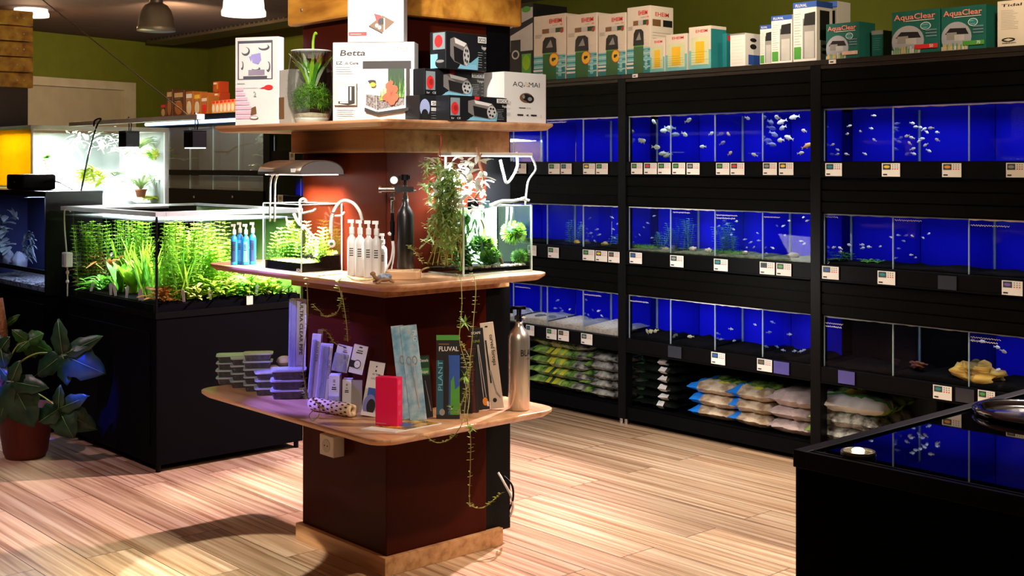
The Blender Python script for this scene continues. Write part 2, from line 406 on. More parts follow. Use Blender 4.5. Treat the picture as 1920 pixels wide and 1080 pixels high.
for k, (z, x0, x1, y0, y1) in SH.items():
    pts = rrect(x0 + 3.635, x1 + 3.635, y0 - 2.64, y1 - 2.64, .04 if k == 1 else .08)
    n = len(pts); cx = (x0 + x1) / 2 + 3.635; cy = (y0 + y1) / 2 - 2.64
    b = B(OAK); th = .026
    low = [(p[0] + (.018 if p[0] < cx else -.018), p[1] + (.018 if p[1] < cy else -.018)) for p in pts]
    b.add([(x, y, z) for x, y in pts] + [(x, y, z - .010) for x, y in pts] + [(x, y, z - th) for x, y in low],
          [tuple(range(n)), tuple(range(2 * n, 3 * n))[::-1]] + [(i, n + i, n + (i + 1) % n, (i + 1) % n) for i in range(n)] + [(n + i, 2 * n + i, 2 * n + (i + 1) % n, n + (i + 1) % n) for i in range(n)])
    s_ = b.build('shelf', t, bevel=.003)
    if k < 3:
        h = .085 if k == 1 else .05
        b = B(PLI); b.box(CX0 - .03, .035, -.035, .57, z - th - h, z - th); b.build('collar', t, bevel=.003)
for side in (0, 1):
    b = B(PINE)
    if side: b.box(.0, .045, -.045, CY0 + .02, 2.04, 2.30)
    else: b.box(CX0 - .045, .045, -.045, 0, 2.045, 2.305)
    b.build('cladding_board', t, bevel=.01)
b = B(STEEL)
for x, z in ((-.1, 2.1), (-.5, 2.1), (-.5, 2.22)): b.blob((x, -.046, z), .007, .003, .007)
b.build('screws', t)

# power outlet and cables
p = at_y(634, 832, 2.64)
t = thing('wall_socket', 'white surface mounted power socket on the column below the bottom shelf', 'socket', (p.x, 2.64, p.z))
b = B(OFFW); b.box(-.05, .045, -.052, -.0005, -.04, .04); b.build('housing', t, bevel=.004)
b = B(mat('socket_recess', (.5, .5, .5), .4)); b.cyl(.026, -.0535, -.0522, (-.0025, 0, 0), 24, axis='y'); b.build('recess', t)
b = B(INK)
for dx in (-.01, .01): b.cyl(.003, -.0545, -.0537, (dx - .0025, 0, 0), 10, axis='y')
b.build('pin_holes', t)
def cablet(name, label, pts, r, m, cat='cable', sm=8):
    # smooth the path with catmull-rom
    P = [Vector(p) for p in pts]; out = []
    for i in range(len(P) - 1):
        a, b_, c, d = P[max(i - 1, 0)], P[i], P[i + 1], P[min(i + 2, len(P) - 1)]
        for k in range(sm):
            u = k / sm; out.append(.5 * ((2 * b_) + (c - a) * u + (2 * a - 5 * b_ + 4 * c - d) * u * u + (3 * b_ - a - 3 * c + d) * u ** 3))
    out.append(P[-1]); b = B(m); b.tube(out, r, 8); o = b.build(name, smooth=True); tag(o, label, cat); return o
def crv(P, sm=6):
    P = [Vector(p) for p in P]; out = []
    for i in range(len(P) - 1):
        a, b_, c, d = P[max(i - 1, 0)], P[i], P[i + 1], P[min(i + 2, len(P) - 1)]
        for k in range(sm):
            u = k / sm; out.append(.5 * ((2 * b_) + (c - a) * u + (2 * a - 5 * b_ + 4 * c - d) * u * u + (3 * b_ - a - 3 * c + d) * u ** 3))
    out.append(P[-1]); return out
cablet('power_cable', 'white cable looping out of the black duct near the plinth', [at_x(934, 886, -3.62), at_x(945, 905, -3.60), at_x(958, 930, -3.58), at_x(962, 950, -3.58), at_x(957, 968, -3.62)], .005, OFFW)
cablet('power_cable', 'thin black cable looping beside the white one on the duct', [at_x(945, 893, -3.61), at_x(960, 910, -3.57), at_x(962, 935, -3.57), at_x(955, 955, -3.61)], .004, BLACKM)

# ---------------------------------------------------------------- tank racks on the back wall
YR = 5.2
RAIL = mat('rail_black', (.002, .002, .0025), .45, spec=.08)
BLUEB = mat('blue_backing', (.0022, .003, .55), .7, var=.1, scale=2.5, spec=.1)
DBLUE = mat('dark_blue_backing', (.003, .004, .3), .6, var=.2, scale=2)
PANEL = mat('fascia_panel', (.0016, .0014, .001), .5, spec=.05)
WATERL = mat('water_line_white', (.9, .95, 1), .4)
LIGHTS_ON = mat('tank_tube', (.75, .85, 1), .5, emit=3)
ZT = [(1.51, 1.768), (1.0, 1.25), (.495, .745)]      # tank glass bands of the three rows
ROW = ['top', 'middle', 'bottom']
BAYN = {0: 'far left', 1: 'left', 2: 'middle', 3: 'right'}
BX = {0: (-7.46, -6.15), 1: (-6.15, -4.84), 2: (-4.84, -3.53), 3: (-3.53, -1.95)}
def fascia(b, x0, x1, z0, z1, grooves=3):
    # horizontally ribbed panel
    h = (z1 - z0) / grooves
    for k in range(grooves):
        b.box(x0, x1, YR - .012, YR + .012, z0 + k * h + .004, z0 + (k + 1) * h - .004)
        b.box(x0, x1, YR - .005, YR + .010, z0 + k * h - .004, z0 + k * h + .004)
def rack(i, rows=ZT, label=None):
    x0, x1 = BX[i]
    t = thing('tank_rack', label or ('black steel tank rack, %s one, with grooved panels between its rows' % BAYN[i]), 'rack', (0, 0, 0), 0, 'tank racks along the back wall')
    for px in (x0,) if i != 3 else (x0, x1):
        b = B(BLACKM); b.box(px - .03, px + .03, YR - .02, YR + .04, .03, 2.0); b.box(px - .03, px + .03, YR + .5, YR + .56, .03, 2.0); b.build('post', t, bevel=.003)
        b = B(CHROME)
        for dx in (-.018, .02): b.cyl(.012, 0, .03, (px + dx, YR, 0), 10)
        b.build('foot', t)
    a, c = x0 + .03, x1 - .03
    if i == 3: c = x1 - .03
    b = B(PANEL); fascia(b, a, c, 1.775, 1.965, 3); fascia(b, a, c, 1.255, 1.425, 3); fascia(b, a, c, .75, .915, 3); b.build('fascia', t)
    b = B(DARKBR); b.box(a - .03, c + .03, YR - .025, YR + .56, 1.985, 2.01); b.box(a, c, YR - .02, YR + .0, 1.965, 1.985); b.build('top_board', t, bevel=.003)
    for z in (1.43, .92, .415):
        b = B(RAIL); b.box(a, c, YR - .016, YR + .02, z, z + .078); b.box(a, c, YR - .022, YR - .016, z, z + .006); b.box(a, c, YR + .02, YR + .5, z + .05, z + .078); b.build('label_rail', t)
    b = B(BLACK); b.box(a, c, YR, YR + .54, .06, .10); b.box(a, c, YR - .01, YR + .01, .03, .10); b.build('base_board', t)
    b = B(BLACK); b.box(a, c, YR + .54, YR + .55, .05, 2.0); b.build('rear_panel', t)
    b = B(LIGHTS_ON)
    for z0, z1 in rows: b.cyl(.011, a + .03, c - .03, (0, YR + .10, z1 + .035), 8, axis='x')
    b.build('light_tube', t)
    for r, (z0, z1) in enumerate(rows):
        e = [2.9, 1.7, .9][r]
        light('tank_row_light', 'AREA', ((a + c) / 2, YR + .12, z1 + .02), e, (.75, .8, 1), c - a - .1, .12, target=((a + c) / 2, YR + .17, 0))
    return t
for i in range(4): rack(i)
FRONT = glass('tank_front', (.92, .94, 1), .12)
TB = .25
def tank(i, r, k, n=4, dark=False):
    z0, z1 = ZT[r]; x0, x1 = BX[i][0] + .03, BX[i][1] - .03
    if i == 3: n = 4
    w = (x1 - x0) / n; a = x0 + k * w; c = a + w
    t = thing('aquarium', '%s %s aquarium from the left, %s row of the %s rack' % (ORD[k], 'dim dark' if dark else 'blue backed', ROW[r], BAYN[i]), 'aquarium', (a, YR + .01, z0), 0, 'rack aquariums in the %s row of the %s rack' % (ROW[r], BAYN[i]))
    b = B(FRONT); b.box(.003, w - .003, .0, .004, 0, z1 - z0 - .004); b.build('front_glass', t)
    bb = BLACK if dark else BLUEB
    b = B(bb); b.box(0.002, w - .002, TB, TB + .006, 0, z1 - z0 + .03); b.build('back_panel', t)
    b = B(GEDGE); b.box(-.0025, .0025, 0, .006, 0, z1 - z0 - .006)
    b.build('seam', t)
    b = B(glass('side_glass', (.8, .85, 1), .5)); b.box(-.001, .001, .006, TB, 0, z1 - z0 - .01)
    b.build('side_glass', t)
    if (i + k + r) % 2 == 0:
        b = B(GEDGE); b.box(-.003, .003, TB - .012, TB - .002, 0, z1 - z0 - .01); b.build('silicone_bead', t)
    # water line along the top
    b = B(WATERL if (k * 7 + r * 3 + i) % 5 in (0, 2) and not dark else mat('trim_grey', (.25, .3, .35), .4)); zz = z1 - z0
    pts = [(x * w / 12, zz - .004 - .004 * R.random()) for x in range(13)]
    b.plate([(0, zz + .001)] + [(x, z) for x, z in pts] + [(w, zz + .001)], -.001, .003); b.build('water_line', t)
    return t
TK = {}
for i in range(4):
    for r in range(3):
        for k in range(4):
            TK[i, r, k] = tank(i, r, k, dark=(i == 3 and r == 2 and k < 2))
# gravel and decor on the tank bottoms
for i in (1, 2, 3):
    for k in range(4):
        for r in (1, 2):
            t = TK[i, r, k]; w = (BX[i][1] - BX[i][0] - .06) / 4
            b = B(SAND if (i == 1 and r == 2) else mat('green_gravel', (.05, .09, .03), .9, bump=.5, scale=50, col2=(.2, .2, .1)) if i == 2 and r == 1 else SOIL)
            n = 8; hs = [(.004 if r == 1 else .01) + (.007 if r == 1 else .014) * R.random() + (.012 if (i == 1 and r == 2) else 0) for _ in range(n + 1)]
            for q in range(n):
                b.add([(q * w / n, .006, 0), ((q + 1) * w / n, .006, 0), ((q + 1) * w / n, .006, hs[q + 1]), (q * w / n, .006, hs[q]), (q * w / n, TB, hs[q] * 1.6), ((q + 1) * w / n, TB, hs[q + 1] * 1.6)],
                      [(0, 1, 2, 3), (3, 2, 5, 4)])
            b.build('substrate', t, smooth=True)

# price cards on the rails
def pcard(px0, px1, py0, py1, pic, where, kind='w'):
    a = at_y(px0, (py0 + py1) / 2, YR - .03); c = at_y(px1, (py0 + py1) / 2, YR - .03); w = c.x - a.x; d = dep(a)
    h = .063; zc = a.z
    cols = {'green': GRP, 'red': RED, 'grey': GRAYP, 'brown': BRP, 'teal': TEAL, 'orange': ORP, 'blue': BLUEP, 'yellow': YELP, 'purple': mat('print_purple', (.25, .12, .5), .5), 'dark': INK}
    if kind == 'w': lab = 'price card with %s picture, %s' % (pic, where)
    else: lab = '%s blank card holder, %s' % ('dark' if kind == 'k' else 'blue tinted', where)
    t = thing('price_card', lab, 'price card', (a.x, YR - .0235, zc), 0, 'price cards on the rack rails')
    m = {'w': mat('price_white', (.85, .84, .8), .5, var=.02), 'k': mat('holder_dark', (.03, .035, .05), .2), 'b': mat('holder_blue', (.08, .08, .35), .25)}[kind]
    b = B(m); b.box(0, w, 0, .001, -h / 2, h / 2); b.build('card', t)
    if kind == 'w':
        b = B(cols.get(pic, GRAYP)); y = -.0006
        b.quad((w * .06, y, h * .02), (w * .5, y, h * .02), (w * .5, y, h * .44), (w * .06, y, h * .44), mat('photo_dark', (.03, .06, .06), .5))
        n = 10; b.poly([(w * .28 + w * .17 * math.cos(2 * math.pi * q / n), y - .0004, h * .23 + h * .11 * math.sin(2 * math.pi * q / n)) for q in range(n)])
        b.build('fish_picture', t)
        b = B(GRAYP)
        for cx in range(3):
            for cz in range(3): b.quad((w * (.57 + cx * .13), y, h * (.04 + cz * .15)), (w * (.64 + cx * .13), y, h * (.04 + cz * .15)), (w * (.64 + cx * .13), y, h * (.11 + cz * .15)), (w * (.57 + cx * .13), y, h * (.11 + cz * .15)), RED if cz == 0 else GRAYP)
        b.quad((w * .07, y, -h * .4), (w * .3, y, -h * .4), (w * .3, y, -h * .3), (w * .07, y, -h * .3), INK)
        b.build('print', t)
CARDS = {('top', 'left'): [(1027, 1048, 307, 326, 'green'), (1050, 1070, 307, 326, 'teal'), (1092, 1114, 307, 326, 'yellow'), (1116, 1138, 307, 326, 'green'), (966, 985, 307, 325, 'brown')],
 ('top', 'middle'): [(1182, 1203, 306, 326, 'green'), (1206, 1230, 306, 326, 'red'), (1232, 1256, 306, 326, 'green'), (1259, 1283, 306, 326, 'green'), (1286, 1310, 306, 327, 'grey'), (1341, 1366, 306, 327, 'green'), (1368, 1394, 306, 327, 'red'), (1429, 1455, 306, 327, 'grey'), (1459, 1486, 306, 327, 'yellow')],
 ('top', 'right'): [(1546, 1577, 307, 329, 'teal'), (1652, 1686, 307, 330, 'yellow'), (1765, 1801, 307, 331, 'orange'), (1885, 1920, 307, 331, 'grey')],
 ('middle', 'left'): [(988, 1004, 461, 477, 'dark'), (1026, 1046, 464, 482, 'green'), (1091, 1113, 468, 487, 'green'), (1115, 1137, 470, 489, 'yellow'), (1139, 1160, 472, 491, 'brown')],
 ('middle', 'middle'): [(1179, 1202, 473, 493, 'blue'), (1255, 1280, 479, 499, 'grey'), (1337, 1363, 486, 506, 'teal'), (1423, 1451, 491, 513, 'dark'), (1454, 1482, 494, 515, 'green')],
 ('middle', 'right'): [(1540, 1571, 499, 522, 'blue'), (1644, 1677, 508, 532, 'teal'), (1757, 1792, 517, 541, 'k'), (1877, 1916, 526, 552, 'purple')],
 ('bottom', 'left'): [(985, 1000, 610, 627, 'blue'), (1023, 1042, 615, 635, 'green'), (1045, 1065, 618, 638, 'brown'), (1088, 1109, 624, 645, 'grey')],
 ('bottom', 'middle'): [(1251, 1276, 648, 669, 'k'), (1332, 1358, 659, 682, 'blue'), (1418, 1446, 671, 695, 'brown'), (1449, 1478, 676, 700, 'b')],
 ('bottom', 'right'): [(1570, 1601, 693, 719, 'b'), (1748, 1783, 720, 748, 'teal'), (1790, 1825, 727, 752, 'k'), (1832, 1864, 731, 757, 'green')]}
for (row, bay), L_ in CARDS.items():
    for q, (a, c, y0, y1, pic) in enumerate(sorted(L_)):
        pcard(a, c, y0, y1, pic, '%s in the %s row of the %s rack' % (ORD[q], row, bay), pic if pic in 'kb' else 'w')
# small stickers at the top board
for n_, (px, py) in enumerate(((1190, 144), (1560, 117))):
    p = at_y(px, py, YR - .03); b = B(WHITE); b.box(-.02, .02, 0, .002, -.01, .01); b.box(-.012, .006, -.001, 0, -.004, .002, INK)
    tag(b.build('shelf_sticker', loc=(p.x, YR - .0275, 1.975 + .022 - .0), bevel=0), 'small white sticker on the top edge of the %s rack' % ['middle', 'right'][n_], 'sticker')
# handwriting on the glass
WR = mat('white_marker', (.9, .9, .92), .5, emit=0)
def scribble(t, x, z, w, h=.010):
    b = B(WR); pts = []; n = int(w / .0045)
    for k in range(n + 1): pts.append((x + w * k / n, -.0015, z + h * .5 * math.sin(k * 2.4) * R.uniform(.4, 1)))
    b.tube(pts, .0014, 4); b.build('handwriting', t)
for key, (x, z, w) in {(1, 0, 2): (.01, .24, .16), (2, 1, 1): (.02, .228, .12), (2, 1, 2): (.01, .222, .14), (2, 1, 3): (.01, .222, .1), (3, 1, 0): (.01, .235, .07), (3, 1, 1): (.01, .232, .14), (3, 1, 2): (.01, .222, .18), (3, 1, 3): (.01, .222, .14),
                       (1, 2, 1): (.02, .222, .14), (1, 2, 3): (.01, .222, .14), (2, 2, 0): (.01, .215, .14), (3, 2, 0): (.01, .215, .1), (3, 2, 2): (.01, .225, .14)}.items():
    scribble(TK[key], x, z, w)
    if key in ((2, 1, 2), (3, 2, 2), (3, 2, 0)): scribble(TK[key], x, z - .016, w * .9)

# fish: body with fins and tail, one object each
def fish_proto(name, m, L=1.0, tall=.42):
    b = B(m); n = 10; seg = 8; prof = [(0, .02), (.07, .11), (.2, .19), (.4, .22), (.6, .17), (.78, .09), (.88, .045), (.9, .04)]
    vs = []; fs = []
    for x, r in prof:
        for k in range(seg):
            a = 2 * math.pi * k / seg; vs.append((x - .45, r * .45 * math.cos(a), r * tall / .42 * math.sin(a)))
    for i in range(len(prof) - 1):
        for k in range(seg):
            a = i * seg + k; c = i * seg + (k + 1) % seg; fs.append((a, c, c + seg, a + seg))
    b.add(vs, fs)
    b.plate([(.43, .03), (.62, .17), (.57, 0), (.62, -.17), (.43, -.03)], -.008, .008)
    b.plate([(-.1, .18), (.12, .30), (.2, .12)], -.006, .006); b.plate([(0, -.18), (.15, -.27), (.2, -.12)], -.006, .006)
    me = b.build(name, smooth=False); dat = me.data; bpy.data.objects.remove(me); return dat
FD = {'silver': fish_proto('fish', SILVER), 'pale': fish_proto('fish', mat('fish_pale', (.45, .55, .4), .4)), 'orange': fish_proto('fish', mat('fish_orange', (.8, .45, .2), .4)), 'yellow': fish_proto('fish', mat('fish_yellow', (.7, .6, .3), .4)), 'grey': fish_proto('fish', mat('fish_grey', (.35, .4, .5), .4), 1, .3)}
FISH = [  # px, py, kind, length in px
 ('silver', 22, [(1457, 216), (1456, 229), (1462, 240), (1456, 252), (1463, 263), (1453, 271), (1478, 258), (1488, 212)]),
 ('silver', 17, [(1507, 245), (1502, 287)]),
 ('orange', 24, [(1514, 273)]),
 ('pale', 20, [(1226, 227), (1196, 264), (1205, 264), (1190, 247), (1194, 275)]),
 ('pale', 22, [(1245, 245), (1253, 241), (1231, 276), (1243, 288), (1251, 293), (1257, 240)]),
 ('pale', 20, [(1291, 219), (1284, 252), (1267, 252)]),
 ('pale', 16, [(1334, 250), (1317, 275)]),
 ('yellow', 16, [(1359, 251), (1355, 268), (1369, 287)]),
 ('silver', 16, [(1402, 215), (1414, 299)]),
 ('silver', 11, [(1569, 250), (1571, 257), (1589, 251), (1593, 236), (1553, 271), (1561, 271), (1571, 281), (1587, 289), (1570, 292), (1557, 220), (1577, 239)]),
 ('silver', 11, [(1613, 246), (1639, 262), (1622, 291), (1639, 217), (1634, 241)]),
 ('silver', 13, [(1711, 231), (1717, 238), (1726, 239), (1733, 242), (1738, 248), (1745, 240), (1757, 248), (1709, 258), (1723, 265), (1729, 260), (1735, 272), (1712, 279), (1742, 283), (1712, 291), (1757, 262), (1705, 268), (1700, 255)]),
 ('grey', 10, [(1092, 424), (1106, 437), (1111, 444), (1115, 452), (1108, 409), (1120, 430), (1100, 450), (1124, 440)]),
 ('grey', 10, [(1148, 408), (1150, 430), (1152, 446), (1158, 420)]),
 ('grey', 8, [(1195, 415), (1207, 426), (1199, 440), (1188, 456), (1214, 418), (1222, 446), (1226, 405)]),
 ('pale', 10, [(1342, 434), (1348, 424), (1356, 446), (1371, 440), (1363, 420), (1381, 415), (1375, 430)]),
 ('grey', 9, [(1396, 449), (1408, 454), (1400, 464), (1422, 451), (1420, 437), (1414, 463)]),
 ('silver', 9, [(1506, 407), (1468, 424), (1472, 441), (1508, 457), (1480, 414), (1513, 414), (1502, 452), (1449, 465)]),
 ('silver', 12, [(1554, 463), (1564, 459), (1575, 465), (1576, 472), (1592, 459), (1562, 464), (1568, 458)]),
 ('silver', 12, [(1617, 459), (1629, 463), (1618, 465)]),
 ('silver', 9, [(1671, 445), (1651, 462), (1685, 466), (1695, 452), (1684, 441), (1679, 484)]),
 ('silver', 9, [(1710, 442), (1742, 438), (1708, 478), (1717, 483), (1731, 446)]),
 ('silver', 9, [(995, 581), (998, 584), (1046, 563), (1054, 583), (1063, 594), (1068, 580), (1078, 597), (1041, 578)]),
 ('silver', 9, [(1099, 562), (1103, 590), (1111, 599), (1122, 583), (1128, 592), (1095, 607), (1118, 605), (1148, 602), (1156, 617)]),
 ('yellow', 16, [(1185, 622), (1190, 628), (1206, 622), (1213, 630), (1220, 627), (1229, 632), (1219, 634)]),
 ('yellow', 15, [(1266, 631), (1294, 637)]),
 ('grey', 12, [(1352, 655), (1345, 625), (1371, 617), (1376, 639), (1416, 609)]),
 ('grey', 13, [(1459, 655), (1448, 604), (1443, 623), (1468, 668), (1437, 651)]),
 ('grey', 14, [(1490, 668), (1502, 669), (1481, 627), (1507, 672)]),
 ('silver', 16, [(1870, 651), (1840, 640), (1871, 694), (1882, 659)]),
]
XB = []
for i in (1, 2, 3):
    x0, x1 = BX[i][0] + .03, BX[i][1] - .03
    for k in range(4): XB.append((x0 + k * (x1 - x0) / 4, x0 + (k + 1) * (x1 - x0) / 4, i, k))
FN = {'silver': 'silvery', 'pale': 'pale greenish', 'orange': 'orange', 'yellow': 'yellowish', 'grey': 'blue grey'}
FWORD = {'silver': 'silver_fish', 'pale': 'pale_fish', 'orange': 'orange_fish', 'yellow': 'yellow_fish', 'grey': 'grey_fish'}
def put_fish(px, py, kind, Lp):
    y = YR + R.uniform(.05, .17); p = at_y(px, py, y); d = dep(p); L = .86 * Lp * d / F
    hit = [q for q in XB if q[0] <= p.x < q[1]]
    if not hit: return
    x0, x1, i, k = hit[0]; L = min(L, .085); p.x = min(max(p.x, x0 + L * .6), x1 - L * .6)
    r = min(range(3), key=lambda r: abs(p.z - sum(ZT[r]) / 2)); p.z = min(max(p.z, ZT[r][0] + .035), ZT[r][1] - .03)
    o = bpy.data.objects.new(FWORD[kind], FD[kind]); COL.objects.link(o); o.location = p; o.scale = (L, L, L)
    o.rotation_euler = (R.uniform(-.1, .1), R.uniform(-.5, .5), R.choice((0, math.pi)) + R.uniform(-.5, .5))
    tag(o, 'small %s fish swimming in the %s %s tank of the %s rack' % (FN[kind], ORD[k], ROW[r], BAYN[i]), 'fish', '%s fish in the %s %s tank of the %s rack' % (FN[kind], ORD[k], ROW[r], BAYN[i]))
for kind, Lp, pts in FISH:
    for px, py in pts: put_fish(px, py, kind, Lp)

# stones, plants and driftwood inside rack tanks
def stone(px, py, wpx, hpx, label, m=ROCK, y=YR + .12, name='stone', seed=1, z0=None, amp=.5):
    p = at_y(px, py, y); d = dep(p); w = wpx * d / F; h = hpx * d / F
    if z0 is not None: p.z = z0 + h / 2
    b = B(m); b.blob((0, 0, 0), w / 2, w / 3.2, h / 2, seg=18, rings=12, amp=amp, sc=2.2, seed=seed); o = b.build(name, loc=p, smooth=True)
    return tag(o, label, 'stone')
stone(1249, 468, 20, 10, 'pale stone in the first middle row tank of the middle rack', SAND, seed=2)
stone(1299, 467, 16, 9, 'round pale stone in the second middle row tank of the middle rack', SAND, seed=3)
stone(1329, 470, 15, 9, 'yellowish stone at the right of the second middle row tank, middle rack', SAND, seed=4)
stone(1397, 474, 12, 7, 'small pale stone in the third middle row tank of the middle rack', SAND, seed=5)
stone(1437, 477, 9, 6, 'tiny pale stone at the left of the fourth middle row tank, middle rack', SAND, seed=6)
stone(1488, 479, 24, 11, 'flat brown stone in the fourth middle row tank of the middle rack', ROCK, seed=7)
stone(1082, 455, 14, 10, 'golden stone in the third middle row tank of the left rack', YELP, seed=8)
stone(1134, 458, 16, 9, 'golden brown stone in the fourth middle row tank of the left rack', mat('gold_rock', (.4, .28, .04), .8), seed=9)
stone(1015, 594, 30, 10, 'flat grey stone on pale sand in the bottom row of the left rack', mat('grey_stone', (.1, .1, .09), .8), seed=10)
stone(1036, 596, 20, 10, 'dark rounded stone lying right of the flat grey stone, left rack', mat('grey_stone', (.1, .1, .09), .8), seed=11)
GOLDR = mat('yellow_layered_rock', (.3, .14, .01), .8, bump=.9, scale=9, col2=(.75, .45, .06), stretch=(1, 1, 5))
stone(1834, 705, 90, 46, 'large layered yellow rock in a bottom tank of the right rack', GOLDR, YR + .1, 'layered_rock', 12, None, .8)
stone(1795, 716, 22, 14, 'grey stone at the left foot of the yellow layered rock', mat('grey_stone', (.1, .1, .09), .8), YR + .08, 'stone', 13)
stone(1722, 684, 30, 12, 'reddish driftwood piece in the dark bottom tank of the right rack', mat('red_rock', (.25, .07, .02), .8), YR + .12, 'driftwood_piece', 14, None, .9)

def stemplant(b, base, h, m, lean=(0, 0), ll=.03, lw=.012, step=.014, mstem=None, whorl=3, droop=.3):
    base = Vector(base); n = max(2, int(h / step)); top = base + Vector((lean[0], lean[1], h))
    b.tube([base, base.lerp(top, .5) + Vector((R.uniform(-.01, .01), R.uniform(-.01, .01), 0)), top], .0015, 4, mstem or m)
    for k in range(n):
        q = base.lerp(top, (k + .5) / n); a0 = R.uniform(0, 6.28)
        for w in range(whorl):
            a = a0 + w * 6.283 / whorl; b.blade(q, (math.cos(a), math.sin(a), .5), ll * (1.1 - .4 * k / n), lw, droop, m, 2)
def plant_thing(name, label, base, fn, group=None, cat='plant'):
    t = thing(name, label, cat, base, 0, group); b = B(GRN); fn(b)
    return tag(b.build('foliage', t), None)
BPL = mat('bluish_plant', (.04, .18, .2), .5, trans=.3, col2=(.1, .4, .35))
for px, py, h, lab in ((1242, 470, .12, 'feathery plant in the first middle row tank, middle rack'), (1268, 470, .16, 'bushy plant at the left of the second middle row tank, middle rack'), (1290, 470, .19, 'tall feathery plant in the second middle row tank, middle rack'),
                       (1356, 476, .19, 'tall feathery plant in the third middle row tank, middle rack'), (1375, 476, .12, 'low bushy plant in the third middle row tank, middle rack'), (1155, 462, .09, 'spiky blue green plant in the left rack beside the post'), (1078, 455, .15, 'narrow stemmed plant in the third middle row tank, left rack'),
                       (1582, 488, .05, 'small green plant in the first middle row tank, right rack'), (1639, 496, .02, 'tiny green tuft in the second middle row tank, right rack')):
    p = at_y(px, py, YR + .13); p.z = 1.01
    plant_thing('water_plant', lab, p, lambda b, h=h: [stemplant(b, (R.uniform(-.03, .03), R.uniform(-.03, .03), 0), h * R.uniform(.6, 1), BPL if px < 1560 else GRN, (R.uniform(-.05, .05), 0), .035, .007, .012) for _ in range(6)])
for px, lab in ((1205, 'green moss mat along the floor of the first middle row tank, middle rack'), (1362, 'green moss mat along the floor of the third middle row tank, middle rack')):
    p = at_y(px, 474, YR + .08); p.z = 1.016
    def fn(b):
        for _ in range(420): b.blade((R.uniform(-.1, .1), R.uniform(-.04, .06), 0), (R.uniform(-1, 1), R.uniform(-1, 1), R.uniform(.5, 1.5)), R.uniform(.012, .028), .005, .2, R.choice((GRN, DGRN)), 1)
    plant_thing('moss_mat', lab, p, fn)

# extra narrow rack left of the column
BX2 = (-8.77, -7.49)
t = thing('tank_rack', 'black tank rack seen just left of the display column with small blue tanks', 'rack', (0, 0, 0), 0)
b = B(BLACKM); b.box(-8.8, -8.74, YR - .02, YR + .04, .03, 2.0); b.build('post', t)
b = B(BLACKM); b.box(-8.74, -7.49, YR, YR + .54, 1.9, 1.95); b.box(-8.74, -7.49, YR + .5, YR + .54, .1, 1.9); b.box(-8.74, -7.49, YR - .01, YR + .02, 1.5, 1.6); b.box(-8.74, -7.49, YR - .01, YR + .02, 1.38, 1.46); b.box(-8.74, -7.49, YR - .01, YR + .02, .1, 1.24); b.box(-8.74, -7.49, YR - .01, YR + .02, 1.73, 1.9); b.box(-8.74, -7.49, YR + .02, YR + .3, 1.58, 1.6); b.build('frame_panels', t)
for z0, z1 in ((1.6, 1.73), (1.24, 1.38)):
    light('tank_row_light', 'AREA', (-8.2, YR + .1, z1 + .02), 2.5, (.8, .85, 1), .9, .1, target=(-8.2, YR + .2, 0))
    for k in range(3):
        w = .4; q = thing('aquarium', '%s small blue aquarium of the %s row beside the hood lamp' % (ORD[k], 'upper' if z0 > 1.5 else 'lower'), 'aquarium', (-8.72 + k * w, YR + .01, z0), 0, 'small blue aquariums left of the column')
        b = B(BLUEB); b.box(.004, w - .004, .2, .206, 0, z1 - z0); b.build('back_panel', q); b = B(GEDGE); b.box(-.003, .003, 0, .006, 0, z1 - z0); b.build('seam', q)
        b = B(FRONT); b.box(.004, w - .004, 0, .003, 0, z1 - z0); b.build('front_glass', q)
for px, py, lab in ((546, 293, 'price card high on the far rack above the hood lamp tank'), (524, 373, 'price card low on the far rack behind the hood lamp arm')):
    p = at_y(px, py, YR - .02); t = thing('price_card', 'white ' + lab, 'price card', (p.x, YR - .013, p.z), 0); b = B(WHITE); b.box(-.04, .04, 0, .001, -.033, .033); b.build('card', t); b = B(OLIVE); b.box(-.02, .02, -.001, 0, -.01, .02); b.build('fish_picture', t)

# terrarium rack, far left
t = thing('terrarium_rack', 'low black rack carrying grey glass fronted terrariums in the far left corner', 'rack', (0, 0, 0), 0)
TX0, TX1 = -10.95, -8.8
b = B(BLACKM); b.box(TX0, TX1, YR - .01, YR + .5, 1.84, 1.935); b.box(TX0, TX1, YR - .02, YR + .02, 1.395, 1.44); b.box(TX0, TX1, YR - .02, YR + .5, .1, 1.27); b.box(TX0, TX1, YR + .46, YR + .5, 1.2, 1.9)
for x in (TX0, TX1 - .04): b.box(x, x + .04, YR - .02, YR + .5, 0, 1.935)
b.build('frame', t)
b = B(CHROME)
for px in (364, 436):
    b = B(CHROME); p = at_y(px, 369, YR - .03); b.blob(p, .012, .008, .012); b.build('knob', t)
b = B(mat('blue_tube', (.35, .6, 1), .4, emit=5)); b.cyl(.016, TX0, TX1 + .1, (0, YR - .04, 1.865), 10, axis='x')
tag(b.build('light_tube'), 'thin bluish light tube along the top of the terrarium rack', 'light tube')
GB = mat('grey_backing', (.2, .21, .2), .7, var=.3, scale=3); BRB = mat('brown_backing', (.16, .08, .04), .7, var=.3)
xs = [-10.6, -10.19, -9.76, -9.31, -8.84]
